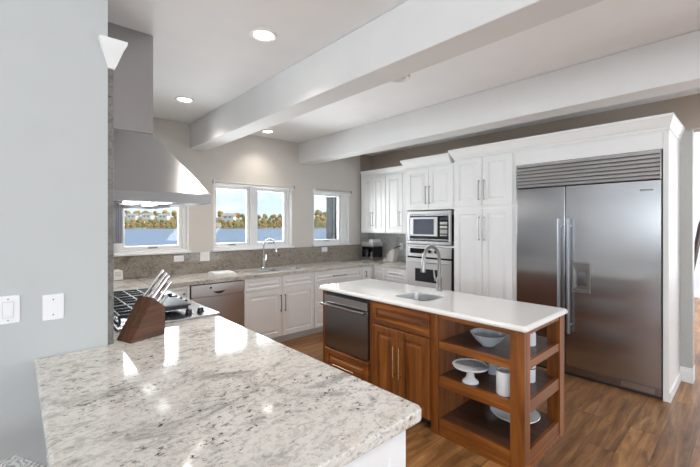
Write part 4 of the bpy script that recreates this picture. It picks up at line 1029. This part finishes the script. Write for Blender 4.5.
def tree_mesh(seed, mat):
    rnd = random.Random(seed); bm = bmesh.new()
    for k in range(7):
        a = rnd.uniform(0, 2 * PI); rr = rnd.uniform(0, 1.7)
        c = Vector((rr * math.cos(a), rr * math.sin(a), rnd.uniform(2.4, 5.6))) if k else Vector((0, 0, 4.2))
        sz = rnd.uniform(1.3, 2.2) if k else 2.5
        r_ = bmesh.ops.create_icosphere(bm, subdivisions=2, radius=sz)
        for v in r_['verts']:
            v.co *= 1 + 0.28 * noise.noise(v.co * 1.3 + Vector((seed, k, 0)))
            v.co.z *= 0.85; v.co += c
    tr = bmesh.ops.create_cone(bm, cap_ends=True, segments=8, radius1=0.35, radius2=0.2, depth=4.0)
    for v in tr['verts']: v.co.z += 1.6
    me = bpy.data.meshes.new('tree'); bm.to_mesh(me); bm.free(); me.materials.append(mat)
    return me
kinds = [('olive green tree among the woods on the far lake shore', 'olive trees on the far shore', M['leaf_olive']), ('ochre autumn tree among the woods on the far lake shore', 'ochre trees on the far shore', M['leaf_ochre']), ('rust brown autumn tree among the woods on the far lake shore', 'rust trees on the far shore', M['leaf_rust'])]
meshes = [[tree_mesh(10 * i + j, k[2]) for j in range(2)] for i, k in enumerate(kinds)]
def visible_span(u0, u1): return [(u0, u1)]
houses = [(133, 440, 0), (148, 444, 0), (164, 440, 0), (229, 438, 1)]
for zc, step, size in ((379, 5.4, 0.52), (389, 5.6, 0.58), (401, 5.8, 0.66), (415, 6.0, 0.72), (440, 7.0, 0.8), (470, 9.0, 1.0), (486, 11.0, 1.1)):
    for u0, u1 in ((120, 184), (212, 290), (311, 336)):
        x = (u0 - 350) / 370 * zc; xe = (u1 - 350) / 370 * zc
        while x < xe:
            u = 350 + 370 * x / zc
            if not (425 < zc < 462 and any(abs(u - h[0]) < 8.5 + 5 * h[2] for h in houses)):
                k = random.choices((0, 1, 2), (0.48, 0.34, 0.18))[0]
                o = bpy.data.objects.new('tree', random.choice(meshes[k])); COL.objects.link(o)
                sc = size * random.uniform(0.85, 1.2) * (1.25 if u > 305 else 1.0)
                zz = zc + random.uniform(-1.5, 1.5)
                o.location = far(x, zz, hz(x, zz) - 0.3); o.scale = (sc * 1.05, sc * 1.05, sc * random.uniform(0.9, 1.1)); o.rotation_euler = (0, 0, random.uniform(0, 6))
                tag(o, kinds[k][0], 'tree', kinds[k][1])
            x += step * random.uniform(0.95, 1.2)
hl = ['white house leftmost on the far shore in the hood window', 'white house in the middle of the far shore in the hood window', 'white house rightmost on the far shore in the hood window', 'large white house on the far shore in the left pane of the wide window']
for (u, zc, big), lab in zip(houses, hl):
    xc = (u - 350) / 370 * zc; s = 1.7 if big else 1.35
    t = thing('house', lab, 'house', far(xc, zc, hz(xc, zc) + 0.2), -YAW)
    g = G(); g.box(-4 * s, 4 * s, -3 * s, 3 * s, -2.0, 3.6 * s); g.build('walls', M['house_white'], t, False)
    g = G(); g.poly([(-3.6 * s, 3.6 * s + 0.02), (3.6 * s, 3.6 * s + 0.02), (0, 5.4 * s)], 'x', -4.5 * s, 4.5 * s); g.build('roof', M['house_roof'], t, False)
    for k in range(2):
        for zf in (2.2,):
            x = (-1.6 + 3.2 * k) * s; g = G(); g.box(x - 0.6 * s, x + 0.6 * s, -3 * s - 0.06, -3 * s - 0.01, zf * s, (zf + 0.9) * s); g.build('window', M['house_win'], t, False)
for u, wd in ((140, 10), (268, 9), (279, 7), (322, 6)):
    zc = 372; xc = (u - 350) / 370 * zc
    t = thing('boat_dock', {140: 'pale boat dock on the far shore in the hood window', 268: 'pale boat dock left of another in the right pane of the wide window', 279: 'pale boat dock at the right edge of the wide window', 322: 'pale boat dock on the far shore in the small right window'}[u], 'dock', far(xc, zc, LZ), -YAW)
    g = G(); g.box(-wd / 2, wd / 2, -2.5, 2.5, 0.5, 0.85); g.build('deck', M['house_white'], t, False)
    g = G()
    for x in (-wd / 2 + 0.3, 0, wd / 2 - 0.3): g.cyl((x, -2.2, -0.6), (x, -2.2, 1.4), 0.16, 8)
    g.build('pile', M['house_roof'], t, False)
